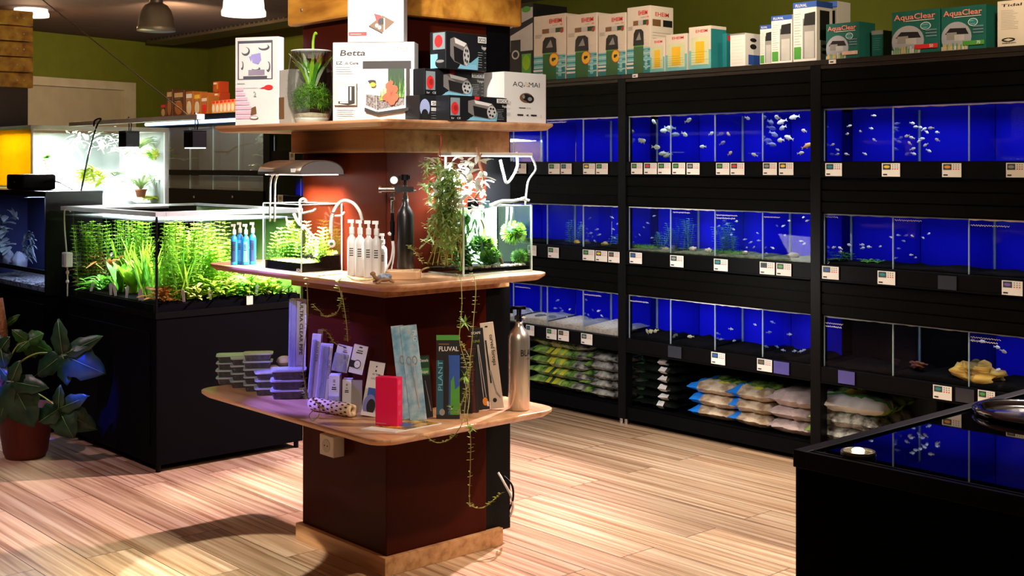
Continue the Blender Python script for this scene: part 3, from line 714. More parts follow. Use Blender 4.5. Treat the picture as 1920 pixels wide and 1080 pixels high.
for k in range(4):
    x0, x1 = xs[k], xs[k + 1]; w = x1 - x0
    q = thing('terrarium', '%s grey glass terrarium from the left on the far corner rack' % ORD[k], 'terrarium', (x0, YR + .02, 1.27), 0, 'terrariums on the far corner rack')
    b = B(GB); b.box(.005, w - .005, .3, .31, 0, .56); b.build('back_panel', q)
    b = B(mat('cork', (.12, .09, .05), .9)); b.box(.005, w - .005, .01, .3, 0, .02); b.build('floor_litter', q)
    b = B(glass('hazy_glass', (.85, .88, .88), .8, milky=.1, mcol=(.5, .55, .55))); b.box(.005, w - .005, 0, .004, .16, .56); b.box(.005, w - .005, 0, .004, .0, .12); b.build('glass_doors', q)
    b = B(GEDGE); b.box(-.004, .004, -.002, .006, 0, .56); b.build('glass_edge', q)
    b = B(CHROME); b.cyl(.012, -.012, -.002, (w * .5, 0, .16), 10, axis='y'); b.build('latch', q)
light('terrarium_light', 'AREA', (-9.6, YR + .12, 1.82), 5, (.85, .95, 1), 1.6, .1, target=(-9.6, YR + .2, 0))
b = B(DRIFT); P = [at_y(x, y, YR + .12) for x, y in ((402, 283), (420, 284), (430, 283), (445, 274), (472, 268))]; b.tube(crv(P), .014, 6, r1=.005)
b.tube([P[2], at_y(424, 291, YR + .12)], .01, 6); tag(b.build('branch', smooth=True), 'forked dark branch inside the third terrarium', 'branch')
def whiteleaf(b, n, w, h, m, ll=.07, lw=.035):
    for _ in range(n): b.blade((R.uniform(-w, w) * .3, R.uniform(-.04, .04), R.uniform(0, h)), (R.uniform(-1, 1), -.4, R.uniform(-.2, .8)), ll * R.uniform(.6, 1.2), lw, .4, m, 3)
plant_thing('leafy_plant', 'plant with pale oval leaves in the rightmost terrarium', at_y(497, 318, YR + .12), lambda b: whiteleaf(b, 30, .25, .33, PALE, .1, .05))
plant_thing('spiky_plant', 'spiky grey green plant in the first terrarium from the left', at_y(345, 318, YR + .14), lambda b: [b.blade((0, 0, .08), (math.cos(a), math.sin(a), .5), .16, .012, .3, PALE) for a in [k * .45 for k in range(14)]])
# ---------------------------------------------------------------- boxes with printed artwork
class Art:
    def __init__(s, w, h): s.b = B(INK); s.w = w; s.h = h; s.n = 1; s.lay = {}
    def y(s, m=None):
        s.n += 1; return -.0002 * s.n
    def rect(s, u0, v0, u1, v1, m):
        y = s.y(); w, h = s.w, s.h; s.b.quad((u0 * w, y, v0 * h), (u1 * w, y, v0 * h), (u1 * w, y, v1 * h), (u0 * w, y, v1 * h), m); return s
    def poly(s, pts, m):
        y = s.y(); s.b.poly([(u * s.w, y, v * s.h) for u, v in pts], m); return s
    def ell(s, u, v, ru, rv, m, n=18, a0=0):
        y = s.y(); s.b.poly([((u + ru * math.cos(2 * math.pi * k / n)) * s.w, y, (v + rv * math.sin(2 * math.pi * k / n)) * s.h) for k in range(n)], m); return s
    def txt(s, st, u, v, hh, m, bold=False, width=None, vert=False, italic=0):
        s.b.text(st, u * s.w, v * s.h, hh * (s.w if vert else s.h), m, s.y(), bold, width * (s.h if vert else s.w) if width else None, vert, italic=italic); return s
    def lines(s, u0, v0, u1, v1, n, m=None):
        y = s.y()
        for k in range(n):
            v = v0 + (v1 - v0) * k / max(1, n - 1); e = u1 - (u1 - u0) * R.uniform(0, .35); t = .006
            s.b.quad((u0 * s.w, y, v * s.h), (e * s.w, y, v * s.h), (e * s.w, y, (v + t) * s.h), (u0 * s.w, y, (v + t) * s.h), m or GRAYP)
        return s
def carton(name, label, w, dp, h, loc, rz, m, art=None, sideart=None, top=None, cat='box', group=None, sm=None, bevel=.002):
    t = thing(name, label, cat, loc, rz, group)
    b = B(m); b.box(0, w, 0, dp, 0, h)
    if sm:
        b = B(m); b.add([(0, 0, 0), (w, 0, 0), (w, 0, h), (0, 0, h)], [(0, 1, 2, 3)]); b.add([(0, 0, 0), (w, 0, 0), (w, dp, 0), (0, dp, 0), (0, 0, h), (w, 0, h), (w, dp, h), (0, dp, h)], [(0, 3, 2, 1), (4, 5, 6, 7), (1, 2, 6, 5), (2, 3, 7, 6), (3, 0, 4, 7)], sm)
    b.build('carton', t, bevel=0 if sm else bevel)
    if top:
        q = B(top); q.box(-.0006, w + .0006, -.0006, dp + .0006, h * .93, h + .0006); q.build('lid_band', t)
    if art:
        a = Art(w, h); art(a); a.b.build('printed_front', t)
    if sideart:
        a = Art(dp, h); a.b.M = Matrix.Translation((w, 0, 0)) @ Matrix.Rotation(math.pi / 2, 4, 'Z'); sideart(a); a.b.build('printed_side', t)
    return t
def rackbox(name, label, px0, px1, ytop, dp, m, art=None, sideart=None, off=.02, **k):
    a = at_y(px0, ytop, YR + off); c = at_y(px1, ytop, YR + off)
    return carton(name, label, c.x - a.x, dp, a.z - 2.012, (a.x, YR + off, 2.012), 0, m, art, sideart, **k)
def eheim(a, num='', badge=True, glare=False):
    a.rect(0, 0, 1, .38, LTEAL).rect(0, 0, 1, .2, TEAL)
    for k in range(6): a.rect(0, .34 - k * .05, 1, .36 - k * .05, mat('pale_teal', (.45, .7, .7), .5) if k % 2 else TEAL)
    a.rect(.3, 0.0, .72, .42, GRP).rect(.3, 0, .72, .40, mat('deep_green', (.02, .12, .03), .4)).poly([(.28, .42), (.74, .42), (.72, .62), (.62, .66), (.38, .66), (.3, .6)], INK).poly([(.4, .5), (.62, .5), (.55, .62)], GRAYP)
    a.rect(.28, .72, .95, .79, BRP).rect(.5, .72, .7, .79, LGP).rect(.72, .72, .9, .79, DGP)
    a.txt('EHEIM', .5, .87, .065, RED, True, .4).txt('aquaball', .62, .825, .022, GRAYP).txt(num, .85, .825, .024, RED, True)
    a.ell(.9, .74, .055, .035, mat('badge_red', (.35, .05, .02), .5))
    a.lines(.06, .66, .3, .7, 3); a.rect(.0, .14, .3, .17, WHITE).rect(0, .08, .3, .11, WHITE)
    if badge:
        a.ell(.66, .31, .15, .105, RED).ell(.66, .31, .135, .094, YELP).ell(.63, .31, .04, .03, INK).ell(.69, .32, .03, .02, INK)
    a.rect(.8, .05, .9, .3, LTEAL).lines(.78, .08, .95, .5, 9, WHITE)
EH = mat('box_cream', (.8, .72, .62), .5, var=.02)
ehs = lambda a: (a.rect(.1, .7, .45, .8, BRP), a.rect(.55, .7, .95, .8, INK), a.txt('EHEIM', .2, .85, .06, RED, True, .6), a.lines(.1, .3, .9, .6, 8))
def greybox(a):
    a.rect(0, .4, 1, .95, LGP).poly([(0, .55), (1, .75), (1, .82), (0, .66)], INK).rect(.3, 0, .62, .55, INK).ell(.46, .36, .12, .06, LGP).ell(.46, .36, .08, .04, INK).rect(.66, .1, .95, .36, GRP).ell(.8, .25, .12, .1, LIME).ell(.8, .93, .14, .04, GRP)
rackbox('filter_box', 'dark filter carton with a grey pump picture at the left end of the rack top', 940, 999, 14, .3, INK, greybox)
rackbox('filter_box', 'first cream and teal filter carton with a yellow badge on the rack top', 1001, 1060, 32, .26, EH, lambda a: eheim(a, '400'), sm=EH)
rackbox('filter_box', 'second cream and teal filter carton with a yellow badge, right of the first', 1063, 1119, 30, .26, EH, lambda a: eheim(a, '600'))
rackbox('filter_box', 'third cream and teal filter carton, narrower and partly in glare', 1122, 1173, 29, .24, EH, lambda a: eheim(a, '350'))
rackbox('filter_box', 'tallest cream filter carton with printed right side, fourth of its row', 1176, 1219, 15, .2, EH, lambda a: eheim(a, '130', False), ehs)
def smallb(a): a.rect(0, .0, 1, .45, LTEAL).rect(.1, .1, .9, .75, mat('lime_white', (.7, .75, .45), .5)).rect(.3, .15, .7, .65, YELP).txt('EHEIM', .3, .86, .07, RED, True, .55).lines(.1, .1, .9, .4, 6, GRP)
rackbox('small_filter_box', 'small cream carton just right of the tallest filter carton', 1219, 1246, 73, .14, EH, smallb)
rackbox('small_filter_box', 'small carton with green window, second of the three small ones', 1248, 1288, 66, .14, EH, smallb)
rackbox('small_filter_box', 'third small carton, with a teal side and white top', 1292, 1333, 52, .13, EH, smallb, sm=TEAL, top=EH)
rackbox('small_filter_box', 'teal carton standing behind the third small carton', 1344, 1362, 64, .1, TEAL, None, lambda a: a.rect(.1, .8, .9, .95, RED), off=.12)
rackbox('white_box', 'short white carton standing alone in the gap of the rack top', 1369, 1397, 64, .14, WHITE, lambda a: a.lines(.1, .1, .9, .9, 9, LGP).rect(0, .95, 1, 1, GRAYP), lambda a: a.rect(.2, .05, .9, .35, BLUEP).ell(.5, .6, .2, .08, INK).ell(.5, .8, .2, .06, INK))
def fluw(a): a.rect(0, .9, 1, 1, BLUEP).txt('FLUVAL', .1, .92, .05, WHITE, True, .5).rect(.42, .05, .95, .72, GRAYP).poly([(.45, .6), (.5, .8), (.95, .82), (.95, .6)], INK).rect(.5, .05, .9, .5, LGP).lines(.06, .2, .38, .8, 14).rect(.05, .05, .35, .25, GRP)
rackbox('filter_carton', 'white carton with blue top behind the tall one', 1425, 1448, 48, .14, WHITE, fluw, off=.06)
rackbox('filter_carton', 'mid height white carton with blue top and a filter picture', 1446, 1485, 31, .16, WHITE, fluw)
rackbox('filter_carton', 'tall white carton with blue top and a clear filter picture', 1487, 1531, 6, .14, WHITE, fluw, lambda a: a.rect(.2, .35, .8, .85, INK).ell(.5, .15, .2, .03, INK).ell(.5, .25, .2, .03, INK).rect(0, .9, 1, 1, BLUEP))
rackbox('filter_carton', 'white and blue carton peeping out behind the tall one', 1550, 1570, 4, .12, WHITE, lambda a: a.rect(0, .9, 1, 1, BLUEP).rect(.2, .5, .8, .85, INK), off=.2)
def aclear(num, col, full=True):
    def f(a):
        a.ell(.3, .32, .42, .36, mat('print_lilac', (.4, .42, .5), .5), 26).rect(-.0, 0, -.14, .7, DGP) if 0 else a.ell(.34, .3, .34, .36, mat('print_lilac', (.4, .42, .5), .5), 26)
        a.poly([(.08, .38), (.2, .52), (.55, .5), (.62, .36)], INK).rect(.12, .25, .35, .42, GRAYP).rect(.3, .22, .52, .36, LGP).rect(0, 0, .6, .1, LGP)
        for k in range(12): a.rect(.04 + k * .045, .02, .06 + k * .045, .1 + .08 * R.random(), R.choice((WHITE, YELP, GRP)))
        a.txt('AquaClear', .06, .8, .13, mat('print_coral', (.85, .3, .25), .5), True, .86).rect(.3, .755, .9, .77, WHITE)
        a.ell(.72, .62, .11, .09, WHITE).ell(.72, .62, .095, .075, TEAL).lines(.65, .58, .78, .65, 2, WHITE)
        for k in range(3): a.rect(.72, .36 + k * .07, .95, .40 + k * .07, mat('print_slate', (.12, .25, .3), .5))
        a.rect(.5, .1, .97, .2, col); a.txt(num, .8, .12, .07, WHITE, True)
    return f
TGB = mat('aqua_box_green', (.012, .13, .11), .4)
rackbox('filter_carton', 'smaller dark green carton with coral lettering, left of the gap', 1549, 1611, 46, .14, TGB, aclear('30', mat('print_pink', (.8, .5, .4), .5)), sm=TGB)
rackbox('filter_carton', 'little dark green carton set back in the gap of the rack top', 1634, 1656, 58, .12, TGB, lambda a: a.lines(.1, .3, .9, .7, 6, LTEAL).rect(0, .85, 1, 1, GRAYP), off=.1)
rackbox('filter_carton', 'large dark green carton with red corner tag numbered 50', 1672, 1762, 24, .14, TGB, aclear('50', RED))
rackbox('filter_carton', 'large dark green carton with green corner tag numbered 70', 1765, 1849, 16, .14, TGB, aclear('70', GRP), sm=TGB)
def tidal(a):
    a.txt('Tidal', .06, .87, .06, INK, True, .33, italic=.15).txt('35', .45, .87, .07, GRAYP, False, .22, italic=.15).lines(.06, .38, .35, .78, 12)
    a.poly([(.48, .05), (.48, .38), (.52, .42), (.52, .66), (1, .76), (1, .05)], INK).ell(.74, .18, .04, .03, WHITE)
    a.ell(.18, .15, .11, .045, INK).poly([(.1, .15), (.18, .18), (.26, .15), (.18, .12)], EH).txt('seachem', .08, .07, .03, INK, True, .22)
rackbox('filter_carton', 'cream carton with a black filter picture at the right end of the rack top', 1870, 1990, 3, .16, EH, tidal)

# pet food packs on the terrarium rack
FZ = 1.937
def pack(name, label, px0, px1, ytop, dp, m, art, y=YR + .05, z=FZ, group=None, pouch=False):
    a = at_y(px0, ytop, y); c = at_y(px1, ytop, y); w = c.x - a.x; h = a.z - z
    t = thing(name, label, 'pet food pack', (a.x, y, z), 0, group)
    b = B(m)
    if pouch: b.add([(0, 0, 0), (w, 0, 0), (w, dp, 0), (0, dp, 0), (.1 * w, dp * .45, h), (.9 * w, dp * .45, h), (.9 * w, dp * .5, h), (.1 * w, dp * .5, h)], [(0, 3, 2, 1), (4, 5, 6, 7), (0, 1, 5, 4), (1, 2, 6, 5), (2, 3, 7, 6), (3, 0, 4, 7)])
    else: b.box(0, w, 0, dp, 0, h)
    b.build('bag' if pouch else 'carton', t, bevel=.003)
    A = Art(w, h)
    if pouch: A.b.M = Matrix.Shear('XZ', 4, (0, 0)) if 0 else Matrix.Rotation(-math.atan2(dp * .45, h), 4, 'X')
    art(A); A.b.build('printed_front', t); return t
DB = mat('pack_dark_brown', (.1, .03, .012), .4); OB = mat('pack_orange_brown', (.45, .15, .03), .4); TAN = mat('pack_tan', (.7, .45, .2), .4)
fp = lambda c1, c2: (lambda a: (a.rect(.1, .72, .9, .9, c1), a.ell(.5, .32, .36, .28, c2), a.lines(.15, .56, .85, .66, 2, WHITE)))
pack('food_box', 'short brown pet food box at the left end of the terrarium rack', 301, 311, 195, .15, DB, fp(RED, TAN))
pack('food_box', 'tall dark brown food box, first of the tall ones', 312, 323, 168, .15, DB, fp(TAN, OB))
pack('food_box', 'tall dark brown food box, second of the tall ones', 325, 345, 170, .15, DB, fp(TAN, OB))
pack('food_box', 'brown food box with pale oval, third of the tall ones', 348, 361, 172, .15, OB, fp(WHITE, CREAM))
pack('food_box', 'brown food box with yellow top panel, fourth of the tall ones', 363, 376, 174, .15, OB, fp(YELP, CREAM))
pack('food_box', 'orange brown food box right of the yellow topped one', 377, 389, 181, .12, OB, fp(CREAM, RED))
b0 = at_y(384, 208, YR + .1)
RB = mat('pack_red', (.5, .06, .02), .4)
z = FZ
for k, h in enumerate((.10, .10, .10)):
    t = thing('red_box', ['lowest of three stacked red food boxes', 'middle one of three stacked red food boxes', 'topmost of three stacked red food boxes'][k] + ' on the terrarium rack', 'pet food pack', (b0.x + .02 * (k % 2), YR + .18 - .0 * k, z), 0)
    b = B(RB); b.box(0, .11, 0, .1, 0, h * .99); b.build('carton', t, bevel=.002); A = Art(.11, h); fp(WHITE, OB)(A); A.rect(.65, .3, .9, .9, ORP); A.b.build('printed_front', t); z += h
for k in range(6):
    pack('food_pouch', '%s orange topped white food pouch from the left, beside the red boxes' % ORD[k], 397 + k * 7.2, 403.6 + k * 7.2, 190 - k * .8, .08, mat('pouch_orange', (.8, .35, .12), .4), lambda a: (a.rect(.1, .8, .95, .98, RED), a.ell(.5, .4, .4, .32, WHITE), a.rect(.1, 0, .9, .12, TAN)), y=YR + .04, group='orange food pouches on the terrarium rack', pouch=False)

# ---------------------------------------------------------------- soil and litter bags on the lowest shelf of the racks
def bag(label, x, y, z, w, dp, h, rz, mf, group=None, name='soil_bag', seed=0, sag=0):
    nx, ny = 18, 14; vs = []; fs = []; mids = []; ms = []
    b = B(WHITE)
    for sgn in (1, -1):
        o = len(vs)
        for j in range(ny + 1):
            for i in range(nx + 1):
                u = 2 * i / nx - 1; v = 2 * j / ny - 1
                prof = ((1 - abs(u) ** 5) * (1 - abs(v) ** 4)) ** .6
                ns = noise.noise(Vector((u * 3 + seed * 7.7, v * 3, seed))) * .38 + abs(noise.noise(Vector((u * 7 + seed * 3.3, v * 6, seed + 9)))) * .38
                zz = sgn * h * .5 * prof * (1 + (ns if sgn > 0 else 0)) + h * .06 * noise.noise(Vector((u * 5, v * 5, seed + 2.5))) + h * .5
                edge = .02 * noise.noise(Vector((u * 4, v * 4, seed)))
                vs.append((u * w / 2 + edge, v * dp / 2 + edge, max(.001, zz) - sag * abs(u) ** 2 * h * .3))
        for j in range(ny):
            for i in range(nx):
                q = o + j * (nx + 1) + i; u = (i + .5) / nx; v = (j + .5) / ny
                f = (q, q + 1, q + nx + 2, q + nx + 1); fs.append(f if sgn > 0 else f[::-1]); mids.append(mf(u, v, sgn))
    for f, m in zip(fs, mids): pass
    b.v = [Vector(v) for v in vs]; b.f = fs; b.mi = [b.mid(m) for m in mids]
    o = b.build(name, smooth=True, loc=(x, y, z)); o.rotation_euler = (0, 0, rz)
    return tag(o, label, 'bag', group)
GREYB = mat('bag_grey', (.03, .03, .03), .2, bump=1, col2=(.42, .42, .39), scale=20); BLKB = mat('bag_black', (.004, .006, .005), .18, bump=1, scale=22); LGB = mat('bag_green', (.01, .08, .012), .25, bump=.9, col2=(.35, .55, .12), scale=20)
YGB = mat('bag_yellow', (.65, .6, .04), .35); PINKB = mat('bag_pinkish', (.42, .33, .32), .35, bump=.9, scale=20); SKYB = mat('bag_blue', (.01, .18, .7), .35); TANB = mat('bag_tan', (.25, .17, .1), .3, bump=.9, col2=(.6, .5, .38), scale=18); WHB = mat('bag_white', (.6, .6, .6), .35, bump=.2)
DGB = mat('bag_darkgreen', (.012, .05, .02), .3, bump=.3, col2=(.05, .16, .06), scale=20)
def m_soil(u, v, s):
    if s < 0: return GREYB
    if u > .8 or u < .04: return GREYB
    if .35 < u < .6 and v < .6 and (u * 9) % 1 < .6: return YGB
    return LGB if (u + v * .6) % .5 < .38 else DGB
def m_grey(u, v, s): return GREYB if u > .25 else LGB
def m_black(u, v, s): return WHB if ((.6 < u < .8 and .02 < v < .07) or (s > 0 and .4 < u < .75 and .12 < v < .2)) else (DGB if u < .2 and v > .1 else BLKB)
def m_sand(u, v, s):
    if u < .22: return SKYB
    if s < 0: return TANB
    if v < .12: return TANB
    return LGB if v > .24 else (YGB if .5 < u < .7 else TANB)
def m_pink(u, v, s): return PINKB if v < .8 else LGB
sz = .10
W8 = ['lowest', 'second from below', 'third from below', 'fourth from below', 'fifth from below', 'sixth from below']
def stack(px0, px1, n, h, dp, mf, what, name='soil_bag', yoff=.03, skew=0, jit=.012, tall=None):
    a = at_y(px0, 750, YR + yoff); c = at_y(px1, 750, YR + yoff); w = c.x - a.x; z = sz
    for k in range(n):
        hh = h * R.uniform(.9, 1.1)
        top = k == n - 1
        bag('%s, %s' % (what, 'topmost' if top else W8[k]), (a.x + c.x) / 2 + R.uniform(-jit, jit), YR + yoff + dp / 2 + R.uniform(0, .012), z, w, dp, hh * 1.15, skew + R.uniform(-.03, .03), mf, what + ' in one stack', name, seed=R.uniform(0, 90)); z += hh
    return z
stack(982, 1100, 5, .064, .42, m_soil, 'green and yellow soil bag at the left of the left rack')
stack(1088, 1156, 5, .052, .40, m_grey, 'crumpled dark grey bag beside the post of the left rack')
stack(1182, 1262, 6, .049, .36, m_black, 'glossy black soil bag at the left of the middle rack')
stack(1285, 1368, 3, .062, .40, m_sand, 'blue edged sand bag at the left of the two sand stacks', 'sand_bag', skew=.05)
stack(1360, 1440, 3, .066, .40, m_sand, 'blue edged sand bag in the centre of the middle rack', 'sand_bag', skew=-.04)
stack(1432, 1512, 3, .075, .40, m_pink, 'pale pinkish bag at the right of the middle rack', 'sand_bag')
# bags on the right rack
def m_deli(u, v, s):
    if v < .06: return WHB
    if s < 0: return LGB if u > .3 else WHB
    if (u - .45) ** 2 + (v - .35) ** 2 < .02: return YELP
    if .14 < v < .2: return GRP
    return LGB if v > .3 else WHB
p = at_y(1612, 800, YR + .2)
for k in range(3):
    bag(['lowest of the green and white litter bags on the right rack', 'middle green and white litter bag on the right rack', 'top green and white litter bag with a yellow disc on the right rack'][k], p.x - .02 + .015 * k, YR + .23, sz + .078 * k, .38, .40, .098, .12 * k - .1, m_deli if k == 2 else m_grey, None, 'litter_bag', seed=50 + k)
t = thing('clear_case', 'clear plastic case standing behind the green litter bags', 'plastic case', (p.x - .08, YR + .45, sz), 0)
b = B(glass('case_plastic', (.7, .8, .85), .9, milky=.2, mcol=(.3, .4, .5))); b.box(0, .36, 0, .004, 0, .30); b.box(0, .36, 0, .06, .296, .30); b.box(.356, .36, 0, .06, 0, .296); b.build('walls', t)
light('bag_fill', 'AREA', (-4.2, 4.3, .9), 9, (1, .95, .9), .4, .4, target=(-4.6, 5.3, .3))  # bare area light in the aisle aimed at the bags, without a fitting

# ---------------------------------------------------------------- black glossy counter, right foreground
CT = .91; cp = at_z(1487, 843, CT); cx0, cy0 = cp.x, cp.y
GBK = mat('counter_gloss', (.0015, .0015, .003), .015, spec=.45)
t = thing('counter', 'black counter with a mirror glossy top at the lower right', 'counter', (cx0, cy0, 0))
b = B(BLACK); b.box(.004, 2.4, .004, 2.4, 0, CT - .035); b.build('body', t)
b = B(GBK); b.box(.03, 2.4, .03, 2.4, CT - .03, CT - .004); b.build('top_glass', t)
b = B(mat('counter_edge', (.008, .007, .007), .35, spec=.4)); b.box(0, .03, 0, 2.4, CT - .035, CT); b.box(.03, 2.4, 0, .012, CT - .035, CT); b.box(.03, 2.4, .012, .02, CT - .035, CT - .003); b.box(.03, 2.4, .022, .03, CT - .035, CT - .001); b.build('edge_trim', t, bevel=.001)
b = B(mat('counter_trim_bright', (.3, .3, .3), .3, .8)); b.box(.030, .033, .03, 2.4, CT - .002, CT + .0005); b.build('bright_strip', t)
p = at_z(1609, 852, CT)
t = thing('light_puck', 'small round metal rimmed light glowing on the corner of the glossy counter', 'lamp', (p.x, p.y, CT - .004))
b = B(mat('puck_rim', (.75, .7, .62), .3, .6)); b.lathe([(.026, .001), (.034, .001), (.035, .008), (.034, .0115), (.029, .012), (.027, .009), (.026, .001)], 36); b.build('rim', t, smooth=True)
b = B(mat('puck_reflector', (.7, .6, .4), .25, .8)); b.lathe([(0.012, .001), (.027, .008)], 30); b.build('reflector', t)
b = B(mat('puck_glow', (1, .85, .55), .5, emit=9)); b.blob((0, 0, .012), .013, .013, .006); b.build('bulb', t)
p = at_z(1962, 782, CT)
t = thing('sink', 'oval polished steel basin sunk into the counter at the right edge', 'sink', (p.x, p.y, CT), math.radians(0))
b = B(mat('polished_steel', (.6, .6, .66), .1, 1)); b.M = Matrix.Diagonal((1.0, .8, 1, 1))
b.lathe([(.165, -.004), (.17, .008), (.162, .014), (.15, .012), (.142, .003), (.135, -.0), (.11, -.002), (.09, -.003), (0.0, -.0035)], 48); b.build('basin', t, smooth=True)

# ---------------------------------------------------------------- large planted tank on its black cabinet
X0, X1, Y0, Y1 = -6.73, -5.565, 2.674, 3.50; TZ0, TZ1 = .775, 1.262
t = thing('tank_cabinet', 'large black cabinet on small feet under the big planted aquarium', 'cabinet', (X0, Y0, 0))
W, D = X1 - X0, Y1 - Y0
CAB = mat('cabinet_black', (.001, .001, .0022), .6, spec=.06)
b = B(CAB); b.box(0, W, 0, D, .035, TZ0 - .03); b.build('body', t, bevel=.003)
b = B(CAB); b.box(.06, W - .06, -.006, 0, .12, TZ0 - .1); b.build('door', t, bevel=.002)
b = B(BLACKM); b.box(-.005, W + .005, -.005, D + .005, TZ0 - .03, TZ0); b.build('top_board', t)
for x, y in ((.02, .02), (W - .02, .02), (W - .02, D - .03), (.02, D - .03)):
    b = B(BLACKM); b.cyl(.013, 0, .036, (x, y, 0), 12); b.build('foot', t)
t = thing('planted_aquarium', 'big glowing aquarium full of bright green plants on the black cabinet', 'aquarium', (X0, Y0, TZ0)); H_ = TZ1 - TZ0
b = B(FRONT); b.box(0, W, 0, .006, 0, H_); b.box(W - .006, W, .006, D, 0, H_); b.box(0, .004, .006, D, 0, H_); b.box(0, W, D - .006, D, 0, H_); b.build('glass', t)
b = B(BLACKM); b.box(W - .007, W + .001, -.001, .008, 0, H_ - .02); b.build('corner_seam', t)
b = B(mat('tank_rim', (.8, .9, .87), .3, trans=.3)); b.box(-.002, W + .002, -.004, .05, H_ - .022, H_); b.box(W - .06, W + .003, .05, D, H_ - .022, H_); b.box(0, .05, .05, D, H_ - .012, H_); b.box(.05, W - .06, D - .05, D, H_ - .012, H_); b.build('top_rim', t)  # front and right rim deepened to carry the glowing band of light
b = B(glass('tank_water', (.97, 1, .98), .9, milky=.4, mcol=(.85, 1, .9))); b.box(.008, W - .01, .008, D - .01, H_ - .05, H_ - .045); b.build('water_surface', t)  # milky white stands in for the bright glow on the water
b = B(BLACKM); b.box(.01, W - .012, .01, D - .012, .0, .035); b.build('tray', t)
b = B(SOIL); b.box(.02, W - .022, .02, D - .022, .035, .04); b.build('substrate', t)
b = B(mat('tank_backing', (.06, .14, .05), .6, col2=(.35, .5, .08), scale=2)); b.box(.005, W - .008, D - .012, D - .008, 0, H_ - .02); b.build('back_panel', t)
light('tank_lamp', 'AREA', ((X0 + X1) / 2 - .1, Y0 + .35, TZ1 + .30), 72, (.97, 1, .9), .9, .25, target=((X0 + X1) / 2 - .1, Y0 + .35, 0))
light('tank_lamp', 'AREA', (X1 - .15, Y0 + .5, TZ1 + .28), 46, (.97, 1, .9), .2, .4, target=(X1 - .15, Y0 + .5, 0))
SPEC = [('tall_grass_plant', 'ribbon leaved grass plant'), ('stem_plant', 'bushy fine leaved stem plant'), ('broad_leaf_plant', 'broad leaved lime plant'), ('low_plant', 'low leafy plant'), ('moss_plant', 'feathery moss like plant'), ('red_plant', 'reddish brown leafy plant')]
def f_grass(h, m):
    def f(b):
        for _ in range(34):
            a = R.uniform(0, 6.28); b.blade((R.uniform(-.04, .04), R.uniform(-.04, .04), 0), (math.cos(a) * .35, math.sin(a) * .35, 1), h * R.uniform(.6, 1.1), .011, .2, m if R.random() < .7 else LIME, 4)
    return f
def f_stem(h, m, ll=.035, lw=.012, n=9, sp=.05):
    return lambda b: [stemplant(b, (R.uniform(-sp, sp), R.uniform(-sp, sp), 0), h * R.uniform(.65, 1.05), m if R.random() < .7 else LIME, (R.uniform(-.03, .03), R.uniform(-.03, .03)), ll, lw, .02) for _ in range(n)]
def f_broad(h, m):
    def f(b):
        for _ in range(16):
            a = R.uniform(0, 6.28); b.blade((R.uniform(-.015, .015), R.uniform(-.015, .015), 0), (math.cos(a) * .5, math.sin(a) * .5, 1), h * R.uniform(.6, 1.1), .035, .3, m if R.random() < .6 else YEL, 4)
    return f
def f_low(h, m):
    def f(b):
        for _ in range(70):
            a = R.uniform(0, 6.28); r = R.uniform(0, .07); b.blade((r * math.cos(a), r * math.sin(a), R.uniform(0, h * .5)), (math.cos(a), math.sin(a), R.uniform(.3, 1.3)), h * R.uniform(.35, .7), .022, .4, m, 2)
    return f
def tankplant(sp, px, depth, fn, extra):
    """sp species index; px column in the photo; depth 0..1 front to back"""
    if px < 292:
        y = Y0 + .07 + depth * .5; p = at_y(px, 560, y)
    else:
        x = X1 - .07 - depth * .5; p = at_x(px, 560, x)
    p.x = min(max(p.x, X0 + .1), X1 - .08); p.y = min(max(p.y, Y0 + .08), Y1 - .1); p.z = TZ0 + .04
    nm, lab = SPEC[sp]
    return plant_thing(nm, '%s %s' % (lab, extra), p, fn)
